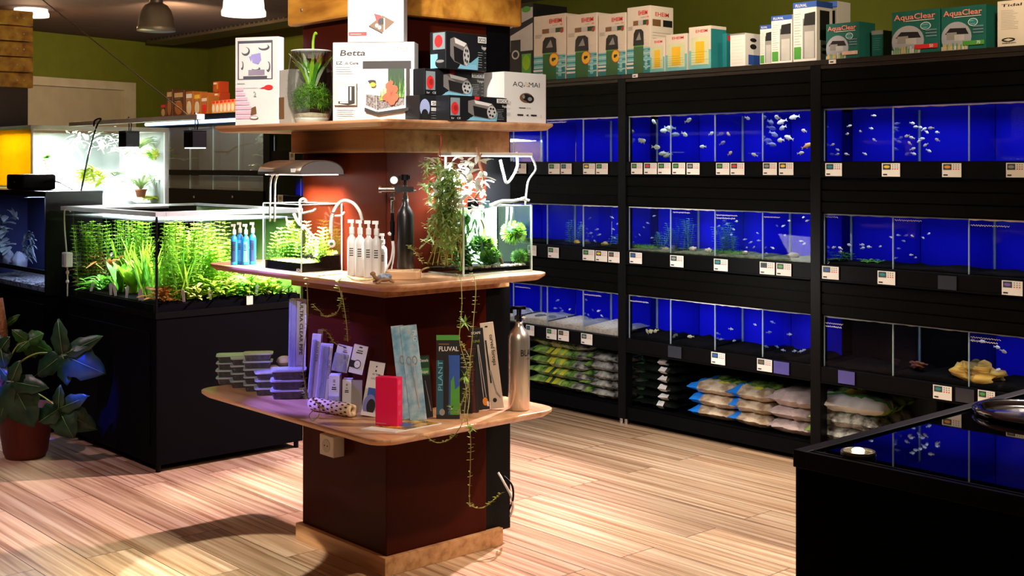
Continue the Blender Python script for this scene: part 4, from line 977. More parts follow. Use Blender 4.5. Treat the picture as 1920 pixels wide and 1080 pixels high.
PL = [(4, 135, .2, f_stem(.37, mat('leaf_moss', (.12, .28, .02), .5, trans=.3, col2=(.3, .5, .05)), .03, .01, 16, .06), 'filling the far left end of the big aquarium'),
 (4, 165, .5, f_stem(.38, mat('leaf_moss', (.1, .3, .02)), .03, .01, 16, .07), 'second from the left end of the big aquarium'),
 (5, 178, .3, f_low(.3, REDL), 'in the left half of the big aquarium'),
 (3, 160, .1, f_low(.12, DGRN), 'dark, at the left front foot of the big aquarium'),
 (3, 190, .05, f_low(.13, GRN), 'in front, under the reddish plant of the big aquarium'),
 (2, 222, .1, f_broad(.24, GRN), 'third clump along the left glass of the big aquarium'),
 (2, 250, .15, f_broad(.26, LIME), 'bright, just left of the corner seam of the big aquarium'),
 (0, 235, .5, f_grass(.34, GRN), 'behind the lime clumps, left of the corner seam'),
 (1, 262, .55, f_stem(.44, LIME, .04, .014, 5, .02), 'tallest, left of the corner seam of the big aquarium'),
 (0, 276, .1, f_grass(.30, GRN), 'right against the corner seam on its left side'),
 (5, 296, .05, f_low(.12, mat('leaf_rust', (.5, .22, .03), .5, trans=.3)), 'low and rusty, at the foot of the corner seam'),
 (1, 318, .15, f_stem(.43, LIME, .035, .012, 12, .06), 'first right of the corner seam in the big aquarium'),
 (0, 340, .1, f_grass(.33, GRN), 'in the right glass of the big aquarium, beside the first stems'),
 (1, 352, .4, f_stem(.42, YEL, .04, .014, 12, .07), 'yellowish, second right of the corner seam'),
 (1, 385, .3, f_stem(.34, LIME, .035, .012, 12, .07), 'sloping down, third right of the corner seam'),
 (3, 372, .02, f_low(.12, YEL), 'yellowish, at the front of the right glass'),
 (3, 410, .04, f_low(.14, LIME), 'second along the front of the right glass'),
 (1, 425, .45, f_stem(.27, YEL, .05, .02, 8, .08), 'pale, behind the low ones near the shelf edge'),
 (3, 440, .03, f_low(.13, GRN), 'third along the front of the right glass'),
 (3, 470, .03, f_low(.14, LIME), 'fourth along the front of the right glass, under the beech shelf'),
 (3, 500, .04, f_low(.13, YEL), 'fifth along the front of the right glass, under the beech shelf'),
 (3, 525, .03, f_low(.11, GRN), 'last at the far right end of the big aquarium'),
 (2, 455, .5, f_broad(.3, YEL), 'pale, at the back right of the big aquarium')]
MO = mat('leaf_moss', (.12, .28, .02), .5)
PL += [(4, 150, .05, f_stem(.36, MO, .034, .012, 16, .06), 'against the left glass, second from the far left end'),
 (4, 188, .7, f_stem(.40, MO, .034, .012, 16, .07), 'at the back behind the reddish plant'),
 (1, 215, .7, f_stem(.30, GRN, .04, .014, 12, .07), 'at the back, third clump from the left end'),
 (0, 262, .3, f_grass(.36, LIME), 'lime, between the tall stem and the corner seam'),
 (2, 283, .3, f_broad(.3, LIME), 'directly behind the corner seam'),
 (0, 305, .3, f_grass(.36, GRN), 'just right of the corner seam, behind the rusty plant'),
 (1, 330, .5, f_stem(.43, YEL, .045, .016, 12, .07), 'yellow, back row right of the corner seam'),
 (1, 365, .15, f_stem(.38, LIME, .04, .014, 13, .06), 'in the middle of the right glass, front row'),
 (1, 395, .55, f_stem(.40, YEL, .045, .016, 12, .08), 'yellow, back row in the middle of the right glass'),
 (1, 408, .15, f_stem(.27, LIME, .045, .016, 12, .07), 'knee high, right of the middle of the right glass'),
 (3, 390, .1, f_low(.18, LIME), 'second row of low plants, left one'),
 (3, 425, .12, f_low(.18, YEL), 'second row of low plants, middle one'),
 (3, 456, .12, f_low(.18, GRN), 'second row of low plants, right one'),
 (3, 488, .14, f_low(.16, LIME), 'second row of low plants, behind the shelf edge'),
 (2, 500, .5, f_broad(.3, LIME), 'tall at the far right back of the big aquarium')]
for sp, px, dpt, fn, ex in PL: tankplant(sp, px, dpt, fn, ex)
# plant pots with white name sticks
for k, px in enumerate((170, 208, 217, 237, 262, 268, 345, 395, 480)):
    if px < 292: p = at_y(px, 555, Y0 + .025)
    else: p = at_x(px, 555, X1 - .03)
    p.z = TZ0 + .036
    b = B(WHITE); b.plate([(-.006, 0), (.006, 0), (.008, .06), (0, .068), (-.008, .06)], -.001, .001); o = b.build('plant_label', loc=p); o.rotation_euler = (R.uniform(-.2, .2), R.uniform(-.25, .25), YAW)
    tag(o, 'white plant label stick at the tank front, %s from the left' % ORD[k], 'plant label')
for k in range(6):
    p = Vector((X1 - .006 - .02, Y0 + .1 + k * .13, TZ0 + .036)); b = B(mat('pot_black', (.02, .03, .02), .6)); b.lathe([(.03, 0), (.035, .03), (.037, .03), (.033, 0)], 14)
# paper price tag hanging on the right glass
p = at_x(468, 562, X1 + .004)
t = thing('hanging_tag', 'small paper tag hanging by a green string from the shelf edge', 'tag', (p.x, p.y, p.z)); b = B(OLIVE); b.tube([(0, 0, .02), (0, .0, .19)], .0012, 4); b.build('string', t); b = B(CREAM); b.plate([(-.001, 0)] * 1 + [(.001, 0)], 0, .001) if 0 else b.box(0, .002, -.018, .018, -.025, .02); b.build('paper', t)

# hanging light bar with two lamp heads and its wire
BY = 2.92; ba = at_y(376, 219, BY); bz = ba.z
t = thing('light_bar', 'long white aluminium light bar hanging over the planted aquarium', 'light bar', (ba.x, BY, bz))
b = B(mat('bar_white', (.75, .72, .62), .35)); b.box(-1.6, 0, -.02, .02, -.012, .012); b.build('rail', t, bevel=.002)
b = B(OFFW); b.box(-.03, .002, -.022, .022, -.014, .014); b.build('end_cap', t, bevel=.002)
for px, lab in ((242, 'black box lamp head under the light bar, the left one'), (366, 'black box lamp head under the light bar, the right one')):
    p = at_y(px, 262, BY); t = thing('box_lamp', lab, 'lamp', (p.x, BY, p.z - .04), 0, 'lamp heads on the light bar')
    b = B(BLACKM); b.box(-.047, .047, -.04, .04, 0, .078); 
    for k in range(6): b.box(-.045 + k * .016, -.037 + k * .016, -.042, .042, .078, .088)
    b.build('housing', t, bevel=.003)
    b = B(mat('lens_white', (.9, 1, 1), .3, emit=6)); b.box(-.042, .042, -.035, .035, -.004, 0); b.build('lens', t)
    b = B(BLACKM); b.tube([(0, 0, .085), (0, 0, bz - p.z + .04 - .012)], .003, 6); b.tube(crv([(.02, 0, .085), (.03, 0, .12), (.02, 0, bz - p.z + .03)]), .003, 6); b.build('hanger', t)
    b = B(CHROME); b.blob((0, 0, bz - p.z + .04 + .016), .008, .008, .008); b.build('clamp_screw', t)
wt = at_d(80, 0, 6.9); we = Vector((at_y(352, 214, BY).x, BY, bz + .012)); dirw = (wt - we).normalized(); top = we + dirw * ((CZ - we.z) / dirw.z)
b = B(mat('wire_steel', (.6, .55, .45), .3, .8)); b.tube([we, top], .0032, 6); tag(b.build('hanging_wire'), 'thin steel wire running diagonally from the ceiling to the light bar', 'wire')
cablet('lamp_cable', 'black cable curling over the light bar and down across the terrarium', [at_y(176, 236, 2.86), at_y(178, 226, 2.88), Vector((at_y(186, 222, 2.9).x, 2.91, bz + .02)), at_y(180, 240, 2.86), at_y(166, 290, 2.84), at_y(157, 335, 2.84), at_y(148, 375, 2.82)], .005, BLACKM)

# bright terrarium on a stand behind the tank
A0, A1, E0, E1 = -8.7, -7.93, 2.96, 3.90; GZ0, GZ1 = 1.19, 1.745
t = thing('terrarium_stand', 'black stand behind the big aquarium carrying the glowing terrarium', 'stand', (A0, E0, 0)); b = B(BLACK); b.box(0, A1 - A0, 0, E1 - E0, .05, GZ0); b.build('body', t)
b = B(BLACKM)
for x, y in ((.03, .03), (A1 - A0 - .03, .03), (.03, E1 - E0 - .03), (A1 - A0 - .03, E1 - E0 - .03)): b.cyl(.015, 0, .05, (x, y, 0), 10)
b.build('feet', t)
t = thing('glowing_terrarium', 'brilliantly lit glass terrarium with potted plants, yellow panel at its left end', 'terrarium', (A0, E0, GZ0)); W, D, H_ = A1 - A0, E1 - E0, GZ1 - GZ0
YP = mat('yellow_panel', (.62, .38, .02), .4, trans=.5, var=.15, scale=2)
b = B(YP); b.box(0, W, -.002, .004, .16, H_ - .02); b.build('yellow_panel', t)
b = B(mat('pale_yellow', (.8, .7, .3), .4, trans=.4)); b.box(0, W, -.002, .004, 0, .15); b.build('lower_panel', t)
b = B(mat('rim_white', (.9, .97, .95), .3, trans=.3)); b.box(-.01, W + .01, -.012, .02, H_ - .025, H_); b.box(W - .02, W + .01, .02, D, H_ - .03, H_); b.box(W - .02, W + .008, .0, D, -.0, .025); b.box(0, W - .02, D - .02, D, H_ - .03, H_); b.box(-.01, W + .01, -.010, -.002, .148, .162); b.build('rim', t)
b = B(mat('rim_white', (.9, .97, .95))); b.box(W - .008, W + .006, D - .03, D, .0, H_); b.build('corner_edge', t); b = B(mat('rim_white', (.9, .97, .95))); b.box(W - .006, W + .003, -.006, .006, 0, H_); b.build('corner_edge', t)
b = B(FRONT); b.box(W - .004, W, .006, D - .03, .025, H_ - .03); b.build('side_glass', t)
b = B(mat('terrarium_back', (.28, .31, .28), .8, col2=(.1, .12, .1), scale=2.2)); b.box(0.01, .02, .01, D - .01, 0, H_ - .03); b.box(.02, W - .01, D - .02, D - .01, 0, H_ - .03); b.build('back_panel', t)
b = B(mat('white_litter', (.8, .85, .8), .7, bump=.4, scale=20)); b.box(.02, W - .01, .02, D - .02, 0, .03); b.blob((W - .35, .3, .0), .3, .26, .17, amp=.3, seed=3, seg=20, rings=10); b.blob((W - .3, .66, .0), .26, .16, .10, amp=.3, seed=5, seg=20, rings=10); 
for v in b.v: v.z = max(v.z, .002)
b.build('white_ground', t, smooth=True)
light('terrarium_lamp', 'AREA', ((A0 + A1) / 2 + .1, E0 + .22, GZ1 - .04), 105, (.96, 1, .98), .5, .35, target=((A0 + A1) / 2 + .1, E0 + .30, 0))
light('terrarium_lamp', 'AREA', ((A0 + A1) / 2 + .1, E0 + .70, GZ1 - .04), 6, (.96, 1, .98), .4, .2, target=((A0 + A1) / 2 + .1, E0 + .74, 0))
def tp(px, py, x=-8.1): return at_x(px, py, x)
def spider(b, n=16, L=.2, w=.014, m=PALE, up=.8):
    for k in range(n): a = k * 2.4; b.blade((0, 0, 0), (math.cos(a), math.sin(a), up * R.uniform(.6, 1.5)), L * R.uniform(.7, 1.1), w, .5, m, 4)
for px, py, lab, fn, nm in ((88, 302, 'small round green plant at the left of the glowing terrarium', lambda b: [b.blade((0, 0, .02), (R.uniform(-1, 1), R.uniform(-1, 1), R.uniform(0, 1)), .06, .02, .3, GRN, 2) for _ in range(50)], 'round_plant'),
        (172, 345, 'yellow green leafy plant in the middle of the glowing terrarium', lambda b: [b.blade((R.uniform(-.05, .05), R.uniform(-.08, .08), R.uniform(0, .08)), (R.uniform(-1, 1), R.uniform(-1, 1), R.uniform(.2, 1)), .1, .03, .5, YEL, 3) for _ in range(60)], 'leafy_plant'),
        (100, 378, 'trailing green vine at the left bottom of the glowing terrarium', lambda b: stemplant(b, (0, 0, 0), .28, GRN, (0, -.06), .05, .02, .02), 'trailing_plant'),
        (235, 290, 'pale spiky bromeliad high on the back of the glowing terrarium', lambda b: spider(b, 18, .16, .02, PALE), 'bromeliad'),
        (180, 262, 'pale climbing plant along the top of the glowing terrarium', lambda b: [b.blade((R.uniform(-.05, .05), R.uniform(-.2, .2), R.uniform(-.06, .06)), (R.uniform(-1, 1), R.uniform(-1, 1), R.uniform(-.5, 1)), .09, .02, .5, PALE, 3) for _ in range(60)], 'climbing_plant'),
        (262, 278, 'tall pale grassy plant behind the terracotta pot', lambda b: spider(b, 26, .24, .022, mat('leaf_sage', (.3, .42, .15), .5, trans=.4), 1.0), 'grassy_plant'),
        (215, 330, 'pale bushy plant in the centre of the glowing terrarium', lambda b: spider(b, 30, .15, .025, PALE, .8), 'bushy_plant'),
        (285, 372, 'low green leaves at the bottom right of the glowing terrarium', lambda b: spider(b, 30, .10, .035, YEL, .5), 'low_plant'),
        (150, 310, 'olive leafy plant hanging left of the yellow green one', lambda b: spider(b, 26, .12, .03, mat('leaf_sage', (.3, .42, .15)), .3), 'leafy_plant'),
        (296, 300, 'bright green plant at the right end of the glowing terrarium', lambda b: [b.blade((R.uniform(-.03, .03), R.uniform(-.03, .03), 0), (R.uniform(-1, 1), R.uniform(-1, 1), R.uniform(.3, 1.6)), .17, .03, .4, R.choice((GRN, YEL)), 3) for _ in range(36)], 'leafy_plant')):
    plant_thing(nm, lab, tp(px, py), fn)
p = tp(264, 356); t = thing('potted_spider_plant', 'long leaved plant in a small terracotta pot inside the glowing terrarium', 'potted plant', p)
TERR = mat('terracotta', (.5, .17, .07), .7); b = B(TERR); b.lathe([(.028, -.05), (.038, -.005), (.042, -.005), (.042, .005), (.036, .005), (.026, -.045)], 18); b.build('pot', t, smooth=True)
b = B(GRN); spider(b, 20, .28, .018, mat('leaf_sage', (.3, .42, .15), .5, trans=.4), 1.3); b.build('foliage', t)

# dim blue aquarium at the far left with hood and control box
a0, a1, e0, e1 = -7.9, -6.78, 2.61, 2.93; Z0, Z1 = .765, 1.335
t = thing('black_cabinet', 'black cabinet under the dim blue aquarium at the far left', 'cabinet', (a0, e0, 0)); b = B(CAB); b.box(0, a1 - a0, 0, e1 - e0, .04, Z0); b.build('body', t); b = B(CAB); b.box(.02, a1 - a0 - .02, -.008, 0, .1, Z0 - .05); b.build('door', t, bevel=.002); b = B(BLACKM); b.box(.02, a1 - a0 - .02, .02, e1 - e0 - .02, 0, .04); b.build('plinth', t)
t = thing('dim_aquarium', 'black framed aquarium with bluish plants and pale rocks at the far left', 'aquarium', (a0, e0, Z0)); W, D, H_ = a1 - a0, e1 - e0, Z1 - Z0
b = B(BLACKM); b.box(-.005, W + .008, -.008, D, H_ - .02, H_ + .008); b.box(W - .012, W + .004, -.006, .012, 0, H_); b.box(0, W, -.004, .004, .0, .02); b.box(0, W, -.003, .003, .115, .14); b.box(W - .004, W + .003, .012, D, 0, H_); b.build('frame', t)
b = B(mat('night_blue', (.02, .03, .12), .7, var=.3, scale=2)); b.box(0, W, D - .01, D, 0, H_); b.box(-.005, 0, 0, D, 0, H_); b.build('back_panel', t)
b = B(FRONT); b.box(0, W, 0, .003, .02, H_ - .02); b.build('front_glass', t)
b = B(mat('dark_gravel', (.04, .04, .035), .9, bump=1, scale=70, col2=(.3, .3, .28))); b.box(.005, W - .012, .006, D - .01, .0, .045)
for _ in range(40): b.blob((R.uniform(W * .4, W - .03), R.uniform(.015, .1), .045), R.uniform(.008, .02), .012, .009, seg=6, rings=4)
b.build('gravel', t)
light('dim_tank_light', 'AREA', (a1 - .35, e0 + .13, Z1 - .03), 11, (.55, .65, 1), .6, .1, target=(a1 - .3, e0 + .15, 0))
for px, py, wp, hp, lab in ((36, 492, 40, 40, 'round pale rock in the dim blue aquarium'), (14, 480, 30, 30, 'smaller pale rock left of the round one'), (48, 548, 26, 10, 'flat cream stone on the gravel of the dim aquarium')):
    stone(px, py, wp, hp, lab, mat('pale_rock', (.35, .38, .42), .8, bump=.6), e0 + (.13 if py < 540 else .07), seed=px, amp=.35)
plant_thing('broad_leaf_plant', 'bluish white oval leaved plant in the dim aquarium', at_y(14, 440, e0 + .14), lambda b: [b.blade((R.uniform(-.09, .07), R.uniform(-.05, .04), R.uniform(-.08, .12)), (R.uniform(-1, 1), -.7, R.uniform(-.6, .6)), .075, .045, .4, mat('leaf_bluewhite', (.45, .55, .5), .4, trans=.2), 3) for _ in range(30)])
plant_thing('feather_plant', 'grey feathery plant at the right of the dim aquarium', at_y(52, 470, e0 + .15), lambda b: [b.blade((R.uniform(-.1, .06), 0, R.uniform(-.05, .1)), (R.uniform(.2, 1), 0, R.uniform(-.3, 1)), .12, .012, .5, mat('leaf_greyblue', (.15, .2, .2), .5), 4) for _ in range(36)])
plant_thing('arching_plant', 'pale arching leaves at the top of the dim aquarium', at_y(30, 400, e0 + .14), lambda b: [b.blade((0, 0, -.04), (R.uniform(-1, 1), -.2, R.uniform(.2, 1)), .13, .014, .4, mat('leaf_bluewhite', (.45, .55, .5)), 4) for _ in range(9)])
p = at_y(48, 357, e0 + .05)
t = thing('control_box', 'black electronic box lying on the hood of the dim aquarium', 'device', (p.x, e0 + .03, Z1 + .009)); b = B(BLACKM); b.box(-.26, 0, 0, .2, 0, .09); b.build('case', t, bevel=.012); b = B(GRAYP); b.box(-.12, -.115, -.001, 0, .04, .05); b.box(-.135, -.13, -.001, 0, .04, .05); b.build('marks', t)
cablet('device_cable', 'thin black cable from the control box to the back', [(p.x, e0 + .15, Z1 + .05), (p.x + .05, e0 + .2, Z1 + .06), (p.x + .12, e0 + .26, Z1 + .02), (p.x + .13, e0 + .31, Z1 - .02)], .003, BLACKM)
p = at_y(104, 488, e0 - .02)
t = thing('power_timer', 'white plug-in timer hanging between the dim and the big aquarium', 'timer', (p.x, 2.655, p.z)); b = B(OFFW); b.box(-.028, .028, -.02, .02, -.04, .04); b.build('case', t, bevel=.004); b = B(GRAYP); b.box(-.022, .0, -.0215, -.02, -.03, .03); b.build('panel', t)
b = B(OFFW); b.tube(crv([(0, 0, -.04), (.003, 0, -.12), (0, 0, -.2)]), .004, 6); b.tube(crv([(-.01, .0, .04), (-.035, 0, .16), (-.04, 0, .25), (-.02, 0, .28), (.0, .02, .26)]), .004, 6)
for z in (-.07, -.12): b.blob((.002, 0, z), .009, .009, .012)
b.build('cord', t, smooth=True)

# potted philodendron
pc = at_z(48, 856, 0); PD = dep(pc)
t = thing('potted_philodendron', 'big potted philodendron with deeply cut leaves at the lower left', 'potted plant', pc, YAW)
S_ = PD / F
b = B(mat('pot_red_brown', (.12, .012, .006), .6)); b.lathe([(.095, 0), (.108, .03), (.138, .24), (.148, .24), (.148, .262), (.135, .262), (.125, .22)], 36); b.build('pot', t, smooth=True)
b = B(SOIL); b.cyl(.128, .2, .225, seg=28); b.build('soil', t)
b = B(mat('moss_pole_fibre', (.3, .13, .05), .95, bump=1, scale=60)); L0 = lambda px, py, dy=0: Vector(((px - 960) * (PD + dy) / F - (pc.x * CC + pc.y * SS), dy, EYE + (HY - py) * (PD + dy) / F))
b.tube([L0(-2, 770, .05) * 1, L0(2, 690, .04), L0(3, 620, .03), L0(-6, 560, .03)], .03, 12); b.build('moss_pole', t, smooth=True)
PHM = mat('philodendron_leaf', (.010, .042, .022), .38, trans=.15, scale=14, col2=(.025, .09, .035)); PHL = mat('philodendron_light', (.035, .14, .015), .4, trans=.3, var=.3)
VEIN = mat('leaf_vein', (.2, .35, .1), .5)
def lobe(b, a, c, w, m, curl=.15, n=8, notch=0):
    a = Vector(a); c = Vector(c); d = c - a; L = d.length; d.normalize(); nrm = Vector((0, -1, .25)).normalized(); side = d.cross(nrm).normalized(); nn = side.cross(d)
    vs = []
    for i in range(n + 1):
        t_ = i / n; ww = w * .5 * math.sin(math.pi * min(1, .08 + .92 * t_) ** .85) ** .75 if i < n else .0015
        cen = a + d * (L * t_) + nn * (-curl * L * (t_ - .3) ** 2)
        wav = .12 * math.sin(i * 2.1) * ww
        vs += [cen - side * (ww + wav) + nn * (ww * .25), cen, cen + side * (ww - wav) + nn * (ww * .25)]
    fs = []
    for i in range(n):
        q = 3 * i; fs += [(q, q + 1, q + 4, q + 3), (q + 1, q + 2, q + 5, q + 4)]
    b.add(vs, fs, m)
def pleaf(cx, cy, lobes, dy, m, stem=None):
    b = B(m); c = L0(cx, cy, dy)
    for lx, ly, w in lobes:
        e = L0(lx, ly, dy + R.uniform(-.05, .05)); lobe(b, c, e, w * S_, m, R.uniform(-.25, .3))
        b.tube([c + Vector((0, -.003, 0)), c.lerp(e, .5) + Vector((0, -.006, 0)), e], .0016, 4, VEIN, r1=.0004)
    o = b.build('leaf', t, smooth=True, solid=.0012)
    s0 = L0(stem[0], stem[1], .02) if stem else Vector((0, 0, .22))
    b = B(OLIVE); b.tube(crv([s0, s0.lerp(c, .5) + Vector((0, 0, .04)), c]), .005, 6, r1=.003); b.build('stalk', t, smooth=True)
pleaf(118, 665, [(108, 598, 32), (193, 630, 30), (196, 700, 62), (128, 722, 32), (64, 706, 40)], -.05, PHM, (20, 690))
pleaf(22, 715, [(-4, 800, 36), (66, 800, 66), (92, 728, 34), (38, 676, 28), (0, 690, 20)], -.16, PHM)
pleaf(110, 766, [(112, 722, 22), (168, 742, 30), (182, 806, 46), (138, 822, 52), (72, 792, 40)], -.12, PHM, (30, 740))
pleaf(52, 640, [(22, 618, 22), (82, 625, 30), (100, 662, 26), (30, 660, 22), (66, 672, 30)], .06, PHL, (10, 690))
pleaf(2, 655, [(18, 632, 26), (10, 690, 36), (-30, 650, 30), (-18, 620, 30)], -.04, PHM, (0, 710))
pleaf(10, 610, [(38, 590, 14), (-10, 600, 14)], .08, PHL, (4, 660))
# ================================================================ goods on the display column
def LP(px, d, z): r = (px - 960) / F * d; return Vector((r * CC - SS * d, r * SS + CC * d, z))
Z1_, Z2_, Z3_ = SH[1][0], SH[2][0], SH[3][0]
def c2(name, label, pa, da, pb, db, ytop, zb, dp, m, art=None, sideart=None, leftart=None, **k):
    a = LP(pa, da, zb + .0005); c = LP(pb, db, zb + .0005); rz = math.atan2(c.y - a.y, c.x - a.x); h = EYE + (HY - ytop) * da / F - zb
    w = (c - a).length; t = carton(name, label, w, dp, h, a, rz, m, art, sideart, **k)
    if leftart:
        q = Art(dp, h); q.b.M = Matrix.Rotation(-math.pi / 2, 4, 'Z') @ Matrix.Translation((-dp, 0, 0)); leftart(q); q.b.build('printed_side', t)
    return t
# --- top shelf
def a_pic(a):
    K = mat('print_slategrey', (.1, .1, .13), .5); V = mat('print_violet', (.4, .35, .75), .5); PK = mat('print_pink_pale', (.85, .55, .7), .5)
    a.rect(.06, .52, .88, .96, K).rect(.09, .56, .85, .93, WHITE)
    for u, v, r1, r2 in ((.25, .84, .1, .05), (.68, .88, .13, .035), (.78, .66, .05, .06), (.17, .68, .035, .05), (.5, .64, .1, .025)):
        a.ell(u, v, r1, r2, K).ell(u - .02, v + .012, r1 * .85, r2 * .75, WHITE)
    a.poly([(.38, .8), (.6, .82), (.62, .74), (.55, .69), (.42, .71)], V).poly([(.33, .78), (.42, .79), (.38, .72)], V).rect(.32, .57, .7, .63, mat('print_mauve', (.35, .3, .4), .5)).rect(.1, .53, .2, .6, WHITE).rect(.76, .53, .86, .6, WHITE)
    for k in range(7): a.rect(.02, .08 + k * .052, .5 - .05 * k, .115 + k * .052, PK)
    a.rect(.02, .425, .55, .43, PK).ell(.8, .43, .1, .028, RED).poly([(.58, .42), (.72, .44), (.72, .415)], RED).poly([(.4, .2), (.5, .22), (.52, .14), (.38, .12)], BRP).ell(.46, .09, .1, .02, BRP).ell(.46, .092, .085, .014, WHITE).txt('2', .44, .33, .06, LGP)
    a.lines(.06, .475, .3, .48, 1)
c2('product_box', 'tall white box with a framed grey and violet picture, leftmost on the top shelf', 441, 4.96, 521, 4.90, 71, Z1_, .05, WHITE, a_pic)
pA = at_y(523, 132, 2.53); pB = at_y(548, 132, 2.53)
carton('product_box', 'small pale box half hidden between the tall white box and the glass bowl', pB.x - pA.x, .08, pA.z - Z1_, (pA.x, 2.53, Z1_ + .0005), 0, mat('beige_box', (.5, .46, .4), .6), lambda a: a.rect(.0, .1, .4, .5, BRP).lines(.5, .5, .9, .8, 3))
# glass bowl planter
bp_ = LP(584, 4.62, Z1_)
bp_.y = max(bp_.y, 2.42 + .095)
t = thing('glass_bowl', 'oval glass bowl vase with green moss and pale long leaves on the top shelf', 'vase', bp_)
b = B(glass('bowl_glass', (.97, .985, .975), .35)); s_ = .09
b.lathe([(.0, .001), (.055, .002), (.068, .02), (.085, .065), (.090, .11), (.087, .18), (.074, .27), (.076, .272), (.0895, .18), (.0925, .11), (.0875, .065), (.070, .018), (.057, .0), (.0, .0)], 32); b.build('bowl', t, smooth=True)
b = B(mat('glass_rim_bright', (.85, .9, .85), .3)); b.lathe([(.073, .269), (.0765, .270), (.0765, .2735), (.073, .2735), (.073, .269)], 32)
b.lathe([(.052, .0), (.058, .004), (.064, .02), (.06, .02), (.05, .004)], 32); b.build('rim', t, smooth=True)
b = B(SAND); b.lathe([(.0, .012), (.055, .014), (.066, .035), (.0, .042)], 24); b.build('sand', t, smooth=True)
b = B(GRN)
for _ in range(1500):
    th = math.acos(R.uniform(-.7, 1)); ph = R.uniform(0, 6.28); rr = R.uniform(.55, 1) * .078
    q = Vector((rr * math.sin(th) * math.cos(ph), rr * math.sin(th) * math.sin(ph), .095 + rr * .8 * math.cos(th))); b.blade(q, (R.uniform(-1, 1), R.uniform(-1, 1), R.uniform(-.6, 1)), .02, .005, .2, R.choice((GRN, GRN, LIME, DGRN)), 1)
b.build('moss', t)
b = B(PALE)
for k in range(34):
    a = k * 2.4; b.blade((R.uniform(-.012, .012), R.uniform(-.012, .012), .13), (math.cos(a) * .42, math.sin(a) * .42, 1), R.uniform(.12, .23), .016, .35, R.choice((PALE, LIME, GRN)), 4)
b.tube(crv([(.0, 0, .15), (.01, 0, .25), (.012, 0, .31), (.025, 0, .338), (.035, 0, .334)]), .006, 6, LIME, r1=.004)
b.build('leaves', t)
# betta kit box
ORC = mat('print_coral_plant', (.85, .12, .05), .5)
def a_betta(a):
    BRK = mat('print_darkbrown', (.02, .012, .01), .5)
    a.txt('marina', .05, .92, .025, GRAYP, True, .13).txt('Betta', .08, .83, .075, BRK, True, .32, italic=.2).txt('STYLE', .74, .88, .06, GRAYP, False, .19)
    a.txt('EZ', .04, .72, .04, BRK, True, .08).poly([(.14, .72), (.17, .76), (.2, .72)], GRAYP).txt('Care', .205, .72, .034, BRK, True, .11).lines(.04, .6, .3, .68, 4)
    a.rect(.37, .66, .96, .76, BRK).rect(.88, .12, .945, .67, BRK).rect(.39, .12, .9, .66, WHITE)
    a.poly([(.41, .2), (.55, .14), (.88, .2), (.88, .34), (.55, .32), (.41, .34)], mat('print_gravel', (.08, .06, .06), .5, scale=200, col2=(.4, .35, .33)))
    a.rect(.55, .32, .68, .66, WHITE).rect(.68, .34, .88, .66, mat('print_deepgreen', (.015, .06, .015), .5))
    for k in range(22):
        u = .66 + k * .01; a.poly([(u, .3), (u + .008, .3), (u + .012 + R.uniform(-.03, .05), .5 + .13 * R.random())], R.choice((GRP, GRP, mat('print_lime', (.4, .6, .08), .5))))
    for k in range(8): a.poly([(.58 + k * .012, .26), (.59 + k * .012, .26), (.6 + k * .015, .4 + .1 * R.random())], mat('print_lime', (.5, .65, .1), .5))
    for u, v, r in ((.72, .36, .06), (.68, .3, .055), (.76, .3, .055), (.7, .44, .05), (.76, .4, .05), (.73, .25, .05), (.64, .29, .03), (.72, .48, .03)): a.ell(u, v, r, r * 1.1, ORC, 7)
    for k in range(8): a.poly([(.72, .34), (.723, .34), (.72 + .07 * math.cos(k), .34 + .1 * math.sin(k))], RED)
    a.ell(.49, .5, .05, .018, BRK).ell(.5, .46, .035, .03, YELP)
    a.poly([(.40, .12), (.56, .07), (.9, .12), (.945, .14), (.945, .17), (.56, .11), (.40, .17)], BRK)
    a.rect(.545, .14, .55, .66, LGP)
    a.rect(.02, .2, .3, .5, mat('print_blush', (.75, .62, .55), .5)).rect(.08, .25, .2, .44, WHITE).rect(.2, .25, .28, .44, BRK).rect(.22, .26, .24, .43, LGP).poly([(.08, .22), (.2, .2), (.28, .22), (.28, .25), (.08, .25)], BRK).rect(.1, .225, .2, .245, WHITE)
    a.lines(.05, .06, .3, .16, 5)
bt = c2('aquarium_kit_box', 'wide white box showing a small tank with an orange plant, on the top shelf', 624, 4.39, 777, 4.36, 80, Z1_, .08, WHITE, a_betta)
def a_top(a):
    a.poly([(.38, .25), (.62, .14), (.84, .3), (.62, .4)], BRP).poly([(.38, .25), (.62, .14), (.62, .12), (.38, .23)], INK)
    a.poly([(.47, .43), (.6, .4), (.6, .33), (.52, .3)], RED).ell(.6, .31, .06, .05, INK).ell(.52, .25, .03, .03, WHITE).ell(.57, .22, .03, .03, WHITE).rect(.645, .12, .665, .36, WHITE)
    a.rect(.02, .1, .34, .155, RED).lines(.05, .12, .3, .125, 1, WHITE).lines(.06, .6, .35, .8, 4, LGP)
zt_ = EYE + (HY - 80) * 4.38 / F
c2('white_carton', 'white box with a small brown and red picture, standing on the aquarium kit box', 652, 4.38, 757, 4.36, -45, zt_, .07, WHITE, a_top)
